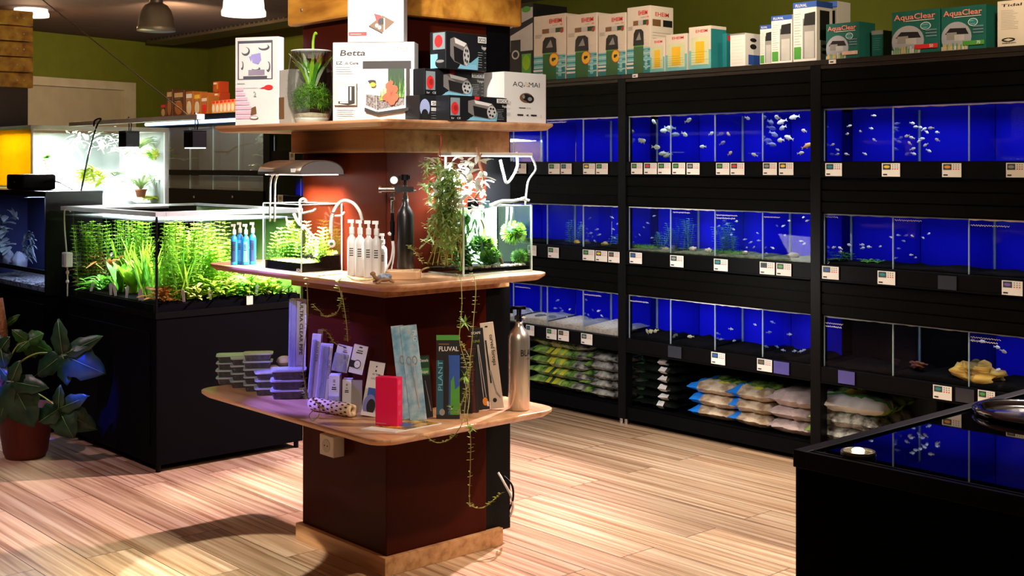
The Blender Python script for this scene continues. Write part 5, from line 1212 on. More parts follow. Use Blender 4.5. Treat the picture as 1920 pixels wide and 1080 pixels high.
# pump boxes
PNK = mat('pump_box_black', (.012, .013, .016), .35)
def a_pump(mode=0):
    def f(a):
        ca = mat('print_sky', (.2, .5, .65), .5); REDC = mat('print_crimson', (.4, .02, .02), .5)
        if mode == 2:
            a.ell(.2, .5, .18, .35, mat('print_periwinkle', (.35, .42, .7), .5)).ell(.2, .25, .12, .2, INK).rect(.42, .6, .95, .78, WHITE).txt('SICCE', .46, .63, .12, INK, True, .45).rect(.42, .38, .95, .52, LGP).lines(.42, .1, .9, .3, 3, WHITE); return
        a.poly([(.28, .02), (.78, .02), (.8, .4), (.6, .2), (.4, .22)], ca).poly([(.3, .02), (.76, .02), (.74, .16), (.34, .14)], LBLUE)
        if mode == 0: a.rect(.02, .2, .17, .9, mat('print_greyblue', (.25, .32, .35), .5)).ell(.09, .48, .06, .26, RED).ell(.1, .5, .03, .12, REDC).txt('for', .03, .06, .08, WHITE, False, .05).txt('CE', .12, .06, .08, WHITE, False, .06)
        o = .28 if mode == 0 else .08
        a.poly([(o + .02, .8), (o + .12, .86), (o + .42, .72), (o + .47, .55), (o + .46, .2), (o + .38, .1), (o + .12, .2), (o + .02, .35)], mat('print_pumpbody', (.22, .2, .19), .5)).poly([(o + .1, .62), (o + .36, .5), (o + .35, .12), (o + .12, .22)], INK)
        a.poly([(o + .12, .84), (o + .42, .72), (o + .36, .62), (o + .14, .7)], WHITE).ell(o + .41, .38, .08, .26, LGP)
        for k in range(6): a.ell(o + .41 + .045 * math.cos(k), .38 + .16 * math.sin(k), .016, .045, INK)
        if mode == 0: a.rect(o + .12, .86, o + .2, .99, RED)
        a.rect(.77, .77, .985, .94, WHITE).txt('SICCE', .79, .8, .11, INK, True, .18)
        a.txt('Voyager', .86, .6, .1, WHITE, True, .12).lines(.77, .1, .9, .5, 7, WHITE).lines(.93, .1, .98, .5, 4, WHITE)
    return f
c2('pump_box', 'small black pump box with a blue picture, bottom left of the pump box pile', 786, 4.30, 838, 4.38, 178, Z1_, .1, PNK, a_pump(2))
c2('pump_box', 'black pump box at the bottom right of the pile, beside the white pump box', 842, 4.30, 955, 4.52, 178, Z1_, .1, PNK, a_pump(0))
zz1 = Z1_ + .096
zz1 = EYE + (HY - 178) * 4.30 / F + .001
c2('pump_box', 'black pump box in the middle layer of the pile', 796, 4.32, 908, 4.54, 128, zz1, .1, PNK, a_pump(0))
zz2 = EYE + (HY - 128) * 4.32 / F + .001
c2('pump_box', 'topmost black pump box, its left side showing a red coral picture', 836, 4.34, 912, 4.50, 58, zz2, .08, PNK, a_pump(1), leftart=lambda a: a.rect(.2, .52, .95, .97, mat('print_greyblue', (.25, .32, .35), .5)).ell(.55, .74, .25, .17, RED).rect(.05, .02, .5, .4, LBLUE).ell(.65, .15, .3, .14, INK).ell(.65, .2, .25, .04, GRAYP))
def a_aqa(a):
    a.txt('AQAMAI', .2, .72, .1, INK, False, .64).ell(.53, .77, .06, .04, CREAM).ell(.52, .5, .16, .1, BRP).ell(.52, .51, .1, .07, INK).ell(.6, .48, .1, .08, INK).ell(.6, .48, .05, .04, GRAYP).ell(.45, .52, .03, .04, GRAYP)
    a.rect(.34, .29, .5, .305, INK).txt('KPS', .52, .28, .03, GRAYP, False, .1).rect(.3, .14, .44, .17, INK).rect(.62, .14, .76, .17, INK).poly([(.5, .155), (.56, .175), (.56, .135)], INK).lines(.05, .13, .15, .18, 3).txt('2', .85, .12, .05, GRAYP)
c2('pump_box', 'white pump box with a round black pump picture, rightmost on the top shelf', 945, 4.50, 1024, 4.66, 134, Z1_, .14, WHITE, a_aqa, leftart=lambda a: a.lines(.3, .08, .8, .1, 2))

# red plantlet tied to the shelf edge and a hook
p = LP(826, 4.3, 1.60); b = B(mat('red_sprig', (.6, .03, .02), .5, col2=(.2, .05, .02)))
for k in range(5): b.blade((0, 0, .0), (math.cos(k * 1.3), math.sin(k * 1.3), .3), .022, .008, .3, None, 2)
b.tube(crv([(0, 0, 0), (.004, 0, -.03), (-.003, 0, -.06), (.004, 0, -.1)]), .0025, 5); tag(b.build('red_sprig', loc=p), 'small red sprig hanging from the right front edge of the top shelf', 'sprig')

# --- middle shelf
def d2(y): return (EYE - Z2_) * F / (y - HY)
def d3(y): return (EYE - Z3_) * F / (y - HY)
BLIQ = mat('bottle_blue', (.02, .25, .7), .25, var=.2, scale=3)
def bottle(name, label, px, d, z, h, r, mbody, mcap, mlab, grp):
    t = thing(name, label, 'bottle', LP(px, d, z), YAW, grp)
    b = B(mbody); b.lathe([(r * .9, 0), (r, .004), (r, h * .62), (r * .8, h * .68), (r * .45, h * .71), (r * .42, h * .75)], 18); b.build('body', t, smooth=True)
    b = B(mcap); b.lathe([(r * .55, h * .75), (r * .55, h * .86), (r * .3, h * .87), (r * .28, h * .95), (0, h * .95)], 14); b.box(-r * .9, r * .4, -r * .2, r * .2, h * .94, h); b.build('pump_cap', t)
    b = B(mlab)
    for k in range(5):
        a0, a1 = -math.pi / 2 - .7 + k * .28, -math.pi / 2 - .42 + k * .28; q = r * 1.01
        b.quad((q * math.cos(a0), q * math.sin(a0), h * .08), (q * math.cos(a1), q * math.sin(a1), h * .08), (q * math.cos(a1), q * math.sin(a1), h * .58), (q * math.cos(a0), q * math.sin(a0), h * .58))
    for k in range(4): b.quad((-r * .4, -r * 1.02, h * (.36 + k * .04)), (r * .4, -r * 1.02, h * (.36 + k * .04)), (r * .4, -r * 1.02, h * (.378 + k * .04)), (-r * .4, -r * 1.02, h * (.378 + k * .04)), INK)
    b.build('label', t); return t
LBN = mat('label_navy', (.02, .04, .12), .4); LBB = mat('label_sky', (.1, .4, .75), .4)
dB = d2(497)
for k, (px, lb) in enumerate(((439, LBN), (450, LBB), (461, LBB), (474, LBN))):
    bottle('dosing_bottle', '%s blue bottle with a white pump cap from the left on the middle shelf' % ORD[k], px, dB + .03 * (k % 2), Z2_, .165 + .006 * (k % 2), .0135, BLIQ, WHITE, lb, 'blue dosing bottles')
WB = mat('bottle_white', (.88, .88, .86), .35, var=.01)
for k, (px, dd, h) in enumerate(((660, 4.47, .205), (675, 4.43, .205), (691, 4.39, .205), (706, 4.36, .205), (717, 4.45, .155))):
    bottle('white_bottle', '%s white pump bottle from the left beside the small planted cube' % ORD[k], px, dd, Z2_, h, .0172, WB, WB, WHITE, 'white pump bottles')

def planted(b, x0, x1, y0, y1, z, n, fn):
    for _ in range(n): fn(R.uniform(x0, x1), R.uniform(y0, y1), z)
# small planted tank
tx0, tx1, ty0, ty1 = -4.19, -3.915, 2.455, 2.635; th_ = .255
t = thing('planted_nano_tank', 'small rimless glass tank with driftwood and a bright green carpet under the hood lamp', 'aquarium', (tx0, ty0, Z2_)); W, D = tx1 - tx0, ty1 - ty0
b = B(GLASS); b.box(0, W, 0, .004, .004, th_); b.box(W - .004, W, .004, D, .004, th_); b.box(0, .004, .004, D, .004, th_); b.box(.004, W - .004, D - .004, D, .004, th_); b.box(0, W, 0, D, 0, .004); b.build('glass', t)
BE = mat('bright_edge', (.65, .85, .85), .3)
b = B(BE)
for x, y in ((0, 0), (W, 0), (W, D)): b.box(x - .0018, x + .0018, y - .0018, y + .0018, 0, th_)
b.box(0, W, -.0015, .0015, th_ - .001, th_ + .0015); b.box(W - .0015, W + .0015, 0, D, th_ - .001, th_ + .0015); b.box(0, W, D - .0015, D + .0015, th_ - .001, th_ + .0015); b.box(-.0015, .0015, 0, D, th_ - .001, th_ + .0015); b.box(0, W, -.001, .001, 0, .003); b.box(W - .001, W + .001, 0, D, 0, .003)
b.build('glass_edges', t)
b = B(SOIL); b.box(.006, W - .006, .006, D - .006, .004, .036); b.box(.006, W - .006, D * .5, D - .006, .036, .06); b.build('soil', t)
b = B(LIME)
for _ in range(2600):
    y = R.uniform(.008, D - .01); z = .036 + max(0, (y - D * .45)) * .35; b.blade((R.uniform(.008, W - .008), y, z), (R.uniform(-1, 1), R.uniform(-1, 1), R.uniform(.3, 1.6)), R.uniform(.008, .018), .005, .2, R.choice((LIME, LIME, YEL, GRN)), 1)
o = b.build('carpet_plants', t); o['kind'] = 'stuff'
for k in range(19):
    b = B(LIME); x = .02 + (W - .04) * (k % 11) / 10; y = D * R.uniform(.5, .88); h = R.uniform(.07, .14)
    if k > 10: x = .015 + .012 * (k - 10); y = D * (.12 + .09 * (k - 10)); h = R.uniform(.08, .12)
    stemplant(b, (x, y, .045), h, LIME if k % 3 else YEL, (0, 0), .028, .007, .013, GRN, 5, .1); stemplant(b, (x + .01, y - .02, .045), h * .6, GRN, (0, 0), .022, .006, .012, GRN, 5, .1); b.build('stem_plant', t)
b = B(DRIFT); b.tube(crv([(.05, D * .6, .21), (.1, D * .55, .175), (.16, D * .5, .16), (.22, D * .5, .13), (.26, D * .5, .1)]), .007, 6, r1=.003); b.tube(crv([(.1, D * .55, .175), (.09, D * .6, .21), (.075, D * .6, .235)]), .004, 6); b.tube(crv([(.15, D * .5, .16), (.12, D * .6, .1), (.10, D * .6, .05)]), .008, 6); b.tube(crv([(.02, D * .5, .2), (.04, D * .5, .15), (.06, D * .5, .12)]), .004, 6); b.build('driftwood', t, smooth=True)
b = B(WHITE); b.text('ADA', W - .034, .006, .012, WHITE, -.0008, True); b.build('logo', t)
# hood lamp
hx0, hx1, hy0, hy1 = -4.185, -3.885, 2.43, 2.625; hz = EYE - (327 - HY) * 4.6 / F
t = thing('hood_lamp', 'bronze half round hood lamp on two bent pipes over the small planted tank', 'lamp', (hx0, hy0, hz)); W2, D2 = hx1 - hx0, hy1 - hy0
HM = mat('hood_bronze', (.42, .33, .25), .28, .85); HE = mat('hood_end', (.11, .10, .105), .5)
pr = [(D2 / 2 - D2 / 2 * math.cos(math.pi * k / 14), .052 * math.sin(math.pi * k / 14) ** .8) for k in range(15)]
b = B(HM); n = len(pr); b.add([(0, y, z) for y, z in pr] + [(W2, y, z) for y, z in pr], [(i, n + i, n + i + 1, i + 1) for i in range(n - 1)]); b.build('hood', t, smooth=True, solid=.003)
for ex in (W2 - .001, .001):
    b = B(HE); b.add([(ex, y, z) for y, z in pr], [tuple(range(n))]); b.build('end_cap', t, solid=.002)
b = B(mat('lamp_tube_white', (1, .97, .9), .5, emit=9)); b.box(.02, W2 - .01, .02, D2 - .02, -.003, .0); b.build('lamp_tube', t)
b = B(OFFW); b.box(W2 - .06, W2 - .03, -.002, .004, .008, .022); b.box(.08, .12, -.003, .02, -.004, .0); b.build('switch_tab', t)
b = B(mat('pipe_steel', (.7, .68, .65), .25, .9))
for px_, lo in ((.04, 0), (.075, 0)):
    b.tube(crv([(px_ + .03, .03, .0), (px_ + .012, .03, -.012), (px_, .03, -.05), (px_ - .002, .03, Z2_ + th_ - hz - .07)]), .0042, 8)
b.build('support_pipes', t, smooth=True)
light('hood_light', 'AREA', ((hx0 + hx1) / 2, (hy0 + hy1) / 2, hz - .008), 50, (1, .93, .78), W2 * .85, D2 * .7, target=((hx0 + hx1) / 2, (hy0 + hy1) / 2, 0))
# hoses and gauges on the nano tank
MH = mat('hose_white', (.85, .86, .84), .3)
c_ = lambda px, py, d: at_d(px, py, d)
cablet('filter_hose', 'thick white hose arching from the small planted tank to the bottles', [c_(621, 438, 4.48), c_(622, 410, 4.47), c_(630, 388, 4.47), c_(644, 376, 4.46), c_(662, 381, 4.45), (c_(674, 396, 4.45)), c_(679, 412, 4.47)], .0065, MH, 'hose')
t = thing('drop_checker', 'small round white glass checker hanging in the small planted tank', 'checker', c_(622, 457, 4.49), YAW); b = B(WHITE); b.blob((0, 0, 0), .014, .008, .015, seg=16); b.tube([(0, 0, .012), (0, 0, .034)], .003, 6); b.build('bulb', t, smooth=True); b = B(DGRN); b.blob((0, -.006, 0), .007, .004, .006); b.build('fluid', t)
b = B(mat('tube_clear', (.7, .75, .72), .2)); b.tube(crv([c_(563, 395, 4.55), c_(562, 378, 4.55), c_(569, 373, 4.56), c_(574, 378, 4.57)]), .005, 6); b.tube(crv([c_(567, 400, 4.58), c_(585, 396, 4.6), c_(592, 392, 4.6)]), .004, 6); b.tube(crv([c_(628, 405, 4.55), c_(640, 404, 4.55), c_(646, 398, 4.56)]), .004, 6); tag(b.build('glass_pipe', smooth=True), 'curled clear glass pipe hooked over the near rim of the small planted tank', 'pipe')

# wooden slab, gas bottle and regulator
sl = LP(757, 4.36, Z2_)
t_ = B(wood_mat('raw_wood', (.7, .42, .22), (.5, .25, .1), (.8, .55, .32), 3, 20)); pts = rrect(-.062, .062, -.055, .05, .02)
pts = [(x * (1 + .08 * noise.noise(Vector((x * 30, y * 30, 0)))), y) for x, y in pts]; t_.prism(pts, 0, .03); o = t_.build('wood_slab', loc=sl, bevel=.004); o.rotation_euler = (0, 0, YAW)
tag(o, 'pale wooden slab under the black gas bottle on the middle shelf', 'wood slab')
gp = LP(760, 4.42, Z2_ + .031); gp.x = max(gp.x, -3.634 + .034)
t = thing('gas_bottle', 'matt black gas bottle with a chrome regulator beside the column corner', 'gas bottle', gp, YAW)
b = B(mat('bottle_black', (.012, .011, .011), .3)); b.lathe([(.028, 0), (.0305, .004), (.0305, .19), (.027, .205), (.018, .22), (.012, .232), (.012, .25), (0, .25)], 28); b.build('cylinder', t, smooth=True)
b = B(CHROME); b.cyl(.011, .25, .262, seg=14); b.cyl(.008, .262, .3, seg=14); b.build('neck', t)
b = B(BLACKM); b.cyl(.015, .318, .338, seg=10); b.cyl(.006, .3, .318, seg=10); b.box(-.024, .018, -.006, .006, .322, .334); b.build('valve_knob', t)
b = B(CHROME); b.cyl(.011, -.085, -.02, (0, 0, .285), 14, axis='x'); b.cyl(.015, -.095, -.085, (0, 0, .285), 14, axis='x'); b.cyl(.014, -.012, .012, (-.025, 0, .285), 16, axis='y'); b.cyl(.017, -.01, .006, (-.04, 0, .318), 18, axis='y'); b.box(-.03, .03, -.008, .008, .276, .294); b.cyl(.006, .018, .04, (0, 0, .28), 10, axis='x'); b.tube([(-.045, 0, .28), (-.047, 0, .25), (-.046, -.002, .20)], .0055, 8); b.blob((-.046, 0, .25), .009, .009, .01); b.build('regulator', t, smooth=False)
b = B(WHITE); b.cyl(.0135, -.0115, -.0105, (-.04, 0, .318), 18, axis='y'); b.build('gauge_face', t)
b = B(BLACKM); b.cyl(.009, .12, .17, (-.047, 0, 0), 12); b.cyl(.0065, .10, .20, (-.047, 0, 0), 12); b.blob((-.052, 0, .125), .012, .009, .008, OFFW); b.build('solenoid', t)
b = B(MH); b.tube(crv([(-.047, 0, .1), (-.045, 0, .07), (-.052, 0, .03), (-.07, 0, -.006)]), .004, 6); b.tube(crv([(-.043, 0, .1), (-.04, 0, .06), (-.045, 0, .02), (-.05, -.01, -.008)]), .003, 6); b.build('tubing', t, smooth=True)

# turtle figurine
tp_ = LP(720, 4.19, Z2_); t = thing('turtle_figurine', 'small brown turtle figurine with a blue patterned shell at the shelf corner', 'figurine', tp_, YAW + .35)
TB_ = mat('turtle_brown', (.28, .14, .06), .5, bump=.3, scale=40)
b = B(TB_); b.blob((0, 0, .014), .028, .02, .010, seg=16); b.tube(crv([(-.022, 0, .015), (-.032, -.002, .022), (-.038, -.004, .03)]), .0065, 8); b.blob((-.040, -.004, .034), .010, .007, .007)
b.tube(crv([(-.015, -.014, .012), (-.026, -.024, .006), (-.034, -.030, .004)]), .006, 7, r1=.004); b.tube(crv([(-.012, .014, .012), (-.024, .026, .006), (-.03, .032, .004)]), .006, 7, r1=.004); b.tube(crv([(.018, -.014, .012), (.03, -.022, .004)]), .006, 7, r1=.004); b.tube(crv([(.018, .014, .012), (.03, .02, .004)]), .006, 7, r1=.004); b.build('body', t, smooth=True)
b = B(mat('shell_blue', (.08, .15, .3), .3, scale=60, col2=(.6, .62, .65))); b.blob((.002, 0, .022), .026, .019, .013, seg=18); b.build('shell', t, smooth=True)

# aquascape tank on the right of the middle shelf
ux0, ux1, uy0, uy1 = -3.628, -3.425, 2.83, 3.165; uh = .25
t = thing('aquascape_tank', 'rimless glass tank with green moss balls at the right of the middle shelf', 'aquarium', (ux0, uy0, Z2_)); W, D = ux1 - ux0, uy1 - uy0
b = B(GLASS); b.box(0, W, 0, .004, .004, uh); b.box(W - .004, W, .004, D, .004, uh); b.box(0, .004, .004, D, .004, uh); b.box(.004, W - .004, D - .004, D, .004, uh); b.box(0, W, 0, D, 0, .004); b.build('glass', t)
b = B(BE)
for x, y in ((W, 0), (W, D)): b.box(x - .003, x + .003, y - .003, y + .003, 0, uh)
b.box(0, W, -.0015, .0015, uh - .002, uh + .0015); b.box(W - .002, W + .002, 0, D, uh - .002, uh + .002); b.box(0, W, -.002, .002, 0, .006); b.box(W - .002, W + .002, 0, D, 0, .007); b.box(0, W, D - .002, D + .002, uh - .002, uh); b.build('glass_edges', t)
b = B(mat('pale_green_back', (.45, .62, .5), .6)); b.box(.005, .008, D * .4, D - .005, .02, uh - .01); b.build('back_film', t)
b = B(SOIL); b.box(.005, W - .005, .005, D - .005, .004, .022)
for _ in range(46): b.blob((W - R.uniform(.008, .05), R.uniform(.02, D - .02), .024), R.uniform(.006, .013), .009, .007, SAND if R.random() < .5 else ROCK, 6, 4)
b.build('gravel', t)
def mossball(cx, cy, cz, r, m1, n=500, parent=t, name='moss_ball'):
    b = B(m1); b.blob((cx, cy, cz), r * .8, r * .8, r * .7, DGRN, 12, 8, .3)
    for _ in range(n):
        d = Vector((R.gauss(0, 1), R.gauss(0, 1), R.gauss(0, 1))).normalized(); b.blade(Vector((cx, cy, cz)) + Vector((d.x * r * .8, d.y * r * .8, d.z * r * .7)), d + Vector((0, 0, .4)), r * .38, .006, .3, R.choice((m1, m1, GRN)), 1)
    b.build(name, parent)
mossball(W - .055, D * .42, .115, .048, LIME); mossball(W - .05, D * .86, .15, .045, LIME); mossball(W - .09, D * .2, .205, .04, GRN, 300); mossball(W - .05, D * .95, .055, .03, GRN, 200); mossball(W - .07, D * .55, .06, .045, DGRN, 260)
b = B(DRIFT); b.tube(crv([(W - .05, D * .5, .12), (W - .045, D * .62, .07), (W - .04, D * .68, .02)]), .006, 6); b.tube(crv([(W - .08, D * .45, .2), (W - .09, D * .52, .17), (W - .08, D * .5, .12)]), .004, 6); b.tube(crv([(W - .1, D * .15, .24), (W - .11, D * .22, .15), (W - .1, D * .3, .02)]), .022, 8); b.build('driftwood', t, smooth=True)
b = B(GRN)
for _ in range(170): b.blade((R.uniform(.03, W - .012), R.uniform(.015, D * .42), R.uniform(.02, .12)), (R.uniform(-1, 1), -.4, R.uniform(-.2, 1)), .024, .016, .3, R.choice((GRN, DGRN, PALE if R.random() < .25 else GRN)), 2)
b.build('broad_leaf_plants', t)
b = B(DGRN)
for _ in range(300): b.blade((R.uniform(.02, W - .015), R.uniform(.01, D * .35), R.uniform(.1, uh)), (R.uniform(-1, 1), R.uniform(-1, 1), R.uniform(-1.5, .3)), .035, .008, .3, R.choice((DGRN, DGRN, GRN)), 2)
b.build('dark_plants', t)
# trailing plant spilling over the left of the tank
pb = LP(832, 4.44, Z2_)
t = thing('trailing_plant', 'bushy trailing plant spilling over the left side of the aquascape tank', 'plant', pb, YAW)
def PLc(px, py, dy=0):
    q = at_d(px, py, 4.44 + dy) - pb; return Vector((q.x * CC + q.y * SS, -q.x * SS + q.y * CC, q.z))
TL = mat('trail_leaf', (.3, .5, .15), .45, trans=.35, col2=(.6, .75, .35)); ST = mat('trail_stem', (.45, .5, .1), .5)
b = B(OLIVE); bs = B(ST)
for k in range(34):
    x0 = R.uniform(812, 868); y0 = R.uniform(335, 400); x1 = R.uniform(790, 862); y1 = R.uniform(400, 470) if k % 3 else R.uniform(300, 350)
    dy = R.uniform(-.10, .0); P = crv([PLc(x0, y0, dy), PLc((x0 + x1) / 2 + R.uniform(-8, 8), (y0 + y1) / 2, dy - .02), PLc(x1, y1, dy)], 7); bs.tube(P, .0014, 4)
    for q in P[::1]:
        for _ in range(3): b.blade(q, (R.uniform(-1, 1), R.uniform(-1, .3), R.uniform(-.6, 1)), .026, .009, .2, TL, 2)
for k in range(26):      # hanging roots
    x = R.uniform(812, 866); bs.tube(crv([PLc(x, 400, R.uniform(-.08, 0)), PLc(x + R.uniform(-8, 8), 440, R.uniform(-.08, 0)), PLc(x + R.uniform(-10, 10), R.uniform(455, 500), R.uniform(-.08, 0))], 4), .0012, 4)
b.build('leaves', t); bs.build('stems', t)
b = B(mat('glare_leaf', (.8, .85, .75), .4, trans=.35, var=.04))  # led bar's glare painted into these leaves as near white
for _ in range(120):
    c = PLc(R.uniform(815, 905), R.uniform(300, 395), R.uniform(-.08, .12)); b.blade(c, (R.uniform(-1, 1), R.uniform(-1, 1), R.uniform(-.3, 1.2)), R.uniform(.04, .075), .022, .4, None, 3)
b.build('glare_leaves', t)
b = B(mat('root_wood', (.3, .1, .05), .7, col2=(.45, .2, .1)))
b.tube(crv([PLc(893, 276, .1), PLc(898, 292, .1), PLc(900, 310, .08), PLc(906, 330, .08), PLc(905, 350, .08), PLc(894, 366, .06), PLc(886, 380, .05)]), .005, 7); b.tube(crv([PLc(899, 300, .1), PLc(903, 288, .1)]), .003, 6); b.tube(crv([PLc(812, 325, -.05), PLc(830, 318, -.02), PLc(842, 316, 0)]), .003, 6); b.build('root_branch', t, smooth=True)
# led bar over the aquascape
lb0 = at_x(833, 290, -3.53); lb1 = at_x(986, 291, -3.53); LZ = 1.528
t = thing('led_bar', 'slim white led bar over the aquascape tank', 'lamp', (-3.53, lb0.y, LZ)); Ln = lb1.y - lb0.y
b = B(OFFW); b.box(-.04, .04, 0, Ln, 0, .012); b.build('housing', t, bevel=.002)
b = B(mat('led_glow', (.9, .97, 1), .5, emit=7)); b.box(-.035, .038, .005, Ln - .005, -.003, 0); b.build('diffuser', t)
b = B(mat('clamp_clear', (.6, .7, .7), .2)); b.tube(crv([(.03, Ln, 0), (.035, Ln + .02, -.05), (.035, Ln - .02, -.1), (.03, Ln - .03, Z2_ + uh - LZ)]), .004, 6); b.tube(crv([(-.03, .03, 0), (-.034, .03, Z2_ + uh - LZ)]), .004, 6); b.build('legs', t, smooth=True)
light('led_light', 'AREA', (-3.53, lb0.y + Ln / 2, LZ - .008), 34, (.92, .98, 1), .06, Ln, target=(-3.53, lb0.y + Ln / 2, 0))
cablet('led_cable', 'white cable looping down at the right of the aquascape tank', [at_d(938, 300, 4.7), at_d(944, 325, 4.7), at_d(950, 343, 4.72), at_d(962, 330, 4.74), at_d(970, 310, 4.74), at_d(968, 285, 4.74)], .005, MH)
b = B(MH); P = crv([at_d(899, 388, 4.52), at_d(918, 386, 4.55), at_d(940, 378, 4.6), at_d(960, 377, 4.65), at_d(978, 374, 4.7), at_d(992, 376, 4.72)]); b.tube(P, .009, 8, mat('bleached_wood', (.8, .84, .88), .5, bump=.5), r1=.005); b.tube([P[-8], at_d(985, 371, 4.68)], .006, 6)
tag(b.build('bleached_branch', smooth=True), 'bleached white branch lying along the rim of the aquascape tank', 'branch')
p = at_d(887, 383, 4.5); t = thing('water_pump', 'small black pump clipped at the near rim of the aquascape tank', 'pump', p, YAW); b = B(BLACKM); b.box(-.02, .02, -.01, .03, -.02, .02); b.build('body', t, bevel=.003); b = B(LBLUE); b.box(.024, .06, -.005, .02, -.012, .012); b.build('blue_clip', t, bevel=.002)
b = B(mat('inlet_tube', (.6, .75, .8), .2))
for px in (951, 959): b.tube([at_d(px, 388, 4.66), at_d(px - 1, 440, 4.66)], .005, 8)
tag(b.build('inlet_pipes', smooth=True), 'pale vertical inlet pipes in the aquascape tank', 'pipe')

# vines crawling along and hanging from the middle shelf
def vine(name, label, pts, leaf=.014, dens=1, r=.0016, m=OLIVE):
    P = crv(pts, 8); b = B(mat('vine_stem', (.35, .3, .08), .6)); b.tube(P, r, 5); t = thing(name, label, 'vine', P[0]); 
    o = b.build('stem', t); o.matrix_parent_inverse = Matrix.Translation(P[0]).inverted() if 0 else Matrix.Translation(-P[0])
    b = B(m)
    for i, q in enumerate(P):
        if R.random() < dens:
            a = R.uniform(0, 6.28); b.blade(q, (math.cos(a), math.sin(a), .2), leaf * R.uniform(.7, 1.3), leaf * .5, .1, None, 2); b.blade(q, (-math.cos(a), -math.sin(a), .2), leaf * R.uniform(.7, 1.3), leaf * .5, .1, None, 2)
    o = b.build('leaves', t); o.matrix_parent_inverse = Matrix.Translation(-P[0])
    return t
def tuft(t_label, px, py, d, n=12, s=.025):
    plant_thing('leaf_tuft', t_label, at_d(px, py, d), lambda b: [b.blade((0, 0, 0), (R.uniform(-1, 1), R.uniform(-1, 1), R.uniform(-1, 1)), s, .007, .1, mat('tuft_green', (.25, .45, .06), .5), 2) for _ in range(n)])
Sx = SH[2]
zed = Z2_ + .004
Dv = lambda px, py, d: at_d(px, py, d)
vine('trailing_vine', 'long vine hanging from the middle shelf past the bottom shelf, curling up near the plinth', [at_z(850, 512, zed), at_x(862, 519, Sx[2] + .004), Dv(866, 560, 4.20), Dv(864, 600, 4.18), Dv(862, 640, 4.16), Dv(875, 690, 4.16), Dv(880, 740, 4.16), Dv(876, 785, 4.10), Dv(882, 815, 4.12), Dv(882, 870, 4.2), Dv(880, 930, 4.3), Dv(884, 948, 4.3), Dv(905, 952, 4.32), Dv(925, 938, 4.34), Dv(938, 925, 4.36)], .014, .4)
vine('trailing_vine', 'second vine hanging from the middle shelf, ending in a loop left of the long one', [at_z(880, 511, zed), at_x(888, 517, Sx[2] + .004), Dv(892, 545, 4.24), Dv(888, 600, 4.22), Dv(884, 650, 4.2), Dv(878, 700, 4.18), Dv(872, 760, 4.14), Dv(866, 795, 4.08), Dv(845, 822, 4.1), Dv(820, 830, 4.12), Dv(798, 818, 4.15)], .014, .4)
vine('trailing_vine', 'short vine strand crossing between the two hanging vines', [Dv(864, 640, 4.17), Dv(872, 655, 4.16), Dv(882, 680, 4.16), Dv(878, 720, 4.15), Dv(868, 750, 4.14), Dv(858, 775, 4.12)], .014, .6)
vine('trailing_vine', 'yellow green runner lying along the shelf in front of the gas bottle', [at_z(700, 522, zed + .004), at_z(740, 520, zed + .002), at_z(775, 517, zed + .002), at_z(795, 504, zed + .03), at_z(810, 502, zed + .004), at_z(835, 509, zed), at_z(852, 513, zed)], .006, .3, .003, mat('runner_yellow', (.6, .6, .08), .5))
vine('trailing_vine', 'wiry stem arching from the shelf up into the trailing plant', [at_z(798, 503, zed + .004), Dv(812, 470, 4.35), Dv(822, 440, 4.34), Dv(818, 405, 4.36), Dv(828, 385, 4.38)], .012, .15, .003, mat('runner_yellow', (.6, .6, .08), .5))
vine('trailing_vine', 'leafy sprig rising left of the trailing plant by the gas bottle', [at_z(796, 503, zed), Dv(785, 480, 4.32), Dv(776, 470, 4.32), Dv(768, 460, 4.33)], .02, .6)
vine('trailing_vine', 'small leafy sprig standing before the trailing plant', [at_z(832, 506, zed), Dv(836, 490, 4.3), Dv(832, 470, 4.3)], .016, .9)
vine('trailing_vine', 'leafy runner along the shelf in front of the small planted tank and bottles', [at_z(594, 518, zed), at_z(620, 515, zed), at_z(645, 514, zed), at_z(665, 524, zed), at_z(690, 525, zed), at_z(712, 522, zed)], .013, .7, .002, mat('runner_green', (.5, .6, .15), .5))
y0_ = Sx[3] - .006
vine('trailing_vine', 'vine hanging in front of the column from the left of the middle shelf', [at_z(640, 522, zed), at_y(634, 531, y0_), at_y(640, 560, y0_), at_y(632, 585, y0_), at_y(612, 594, y0_), at_y(600, 584, y0_), at_y(586, 570, y0_)], .016, .55)
vine('trailing_vine', 'thin vine dropping behind the violet packages, left of the pink box', [at_y(640, 545, y0_), at_y(646, 580, y0_), at_y(650, 610, y0_), at_y(652, 640, y0_)], .014, .5)
vine('trailing_vine', 'thin vine hanging along the tall clear tube package', [at_z(574, 522, zed), at_y(576, 540, y0_ - .004), at_y(577, 590, y0_), at_y(572, 640, y0_), at_y(568, 690, y0_), at_y(572, 720, y0_), at_y(578, 742, y0_)], .012, .5)
vine('trailing_vine', 'short vine arching over the slim packages', [at_y(608, 618, y0_), at_y(618, 628, y0_), at_y(626, 642, y0_), at_y(644, 650, y0_)], .014, .7)
vine('trailing_vine', 'dry vine hanging over the front edge under the cactus wood log', [at_y(592, 752, 2.40), at_y(600, 765, 2.38), at_y(597, 780, 2.36), at_y(586, 789, 2.36), at_y(580, 778, 2.37), at_y(590, 768, 2.38)], .01, .3)
tuft('leafy star tuft high on the hanging vines', 872, 605, 4.17, 20, .03); tuft('leafy tuft low on the hanging vines in front of the dark packages', 872, 705, 4.15, 18, .028)
tuft('green tuft of leaves just below the edge of the bottom shelf', 884, 803, 4.08, 16, .022); tuft('leafy tuft beside the blue and green package', 848, 765, 4.12, 14, .02)
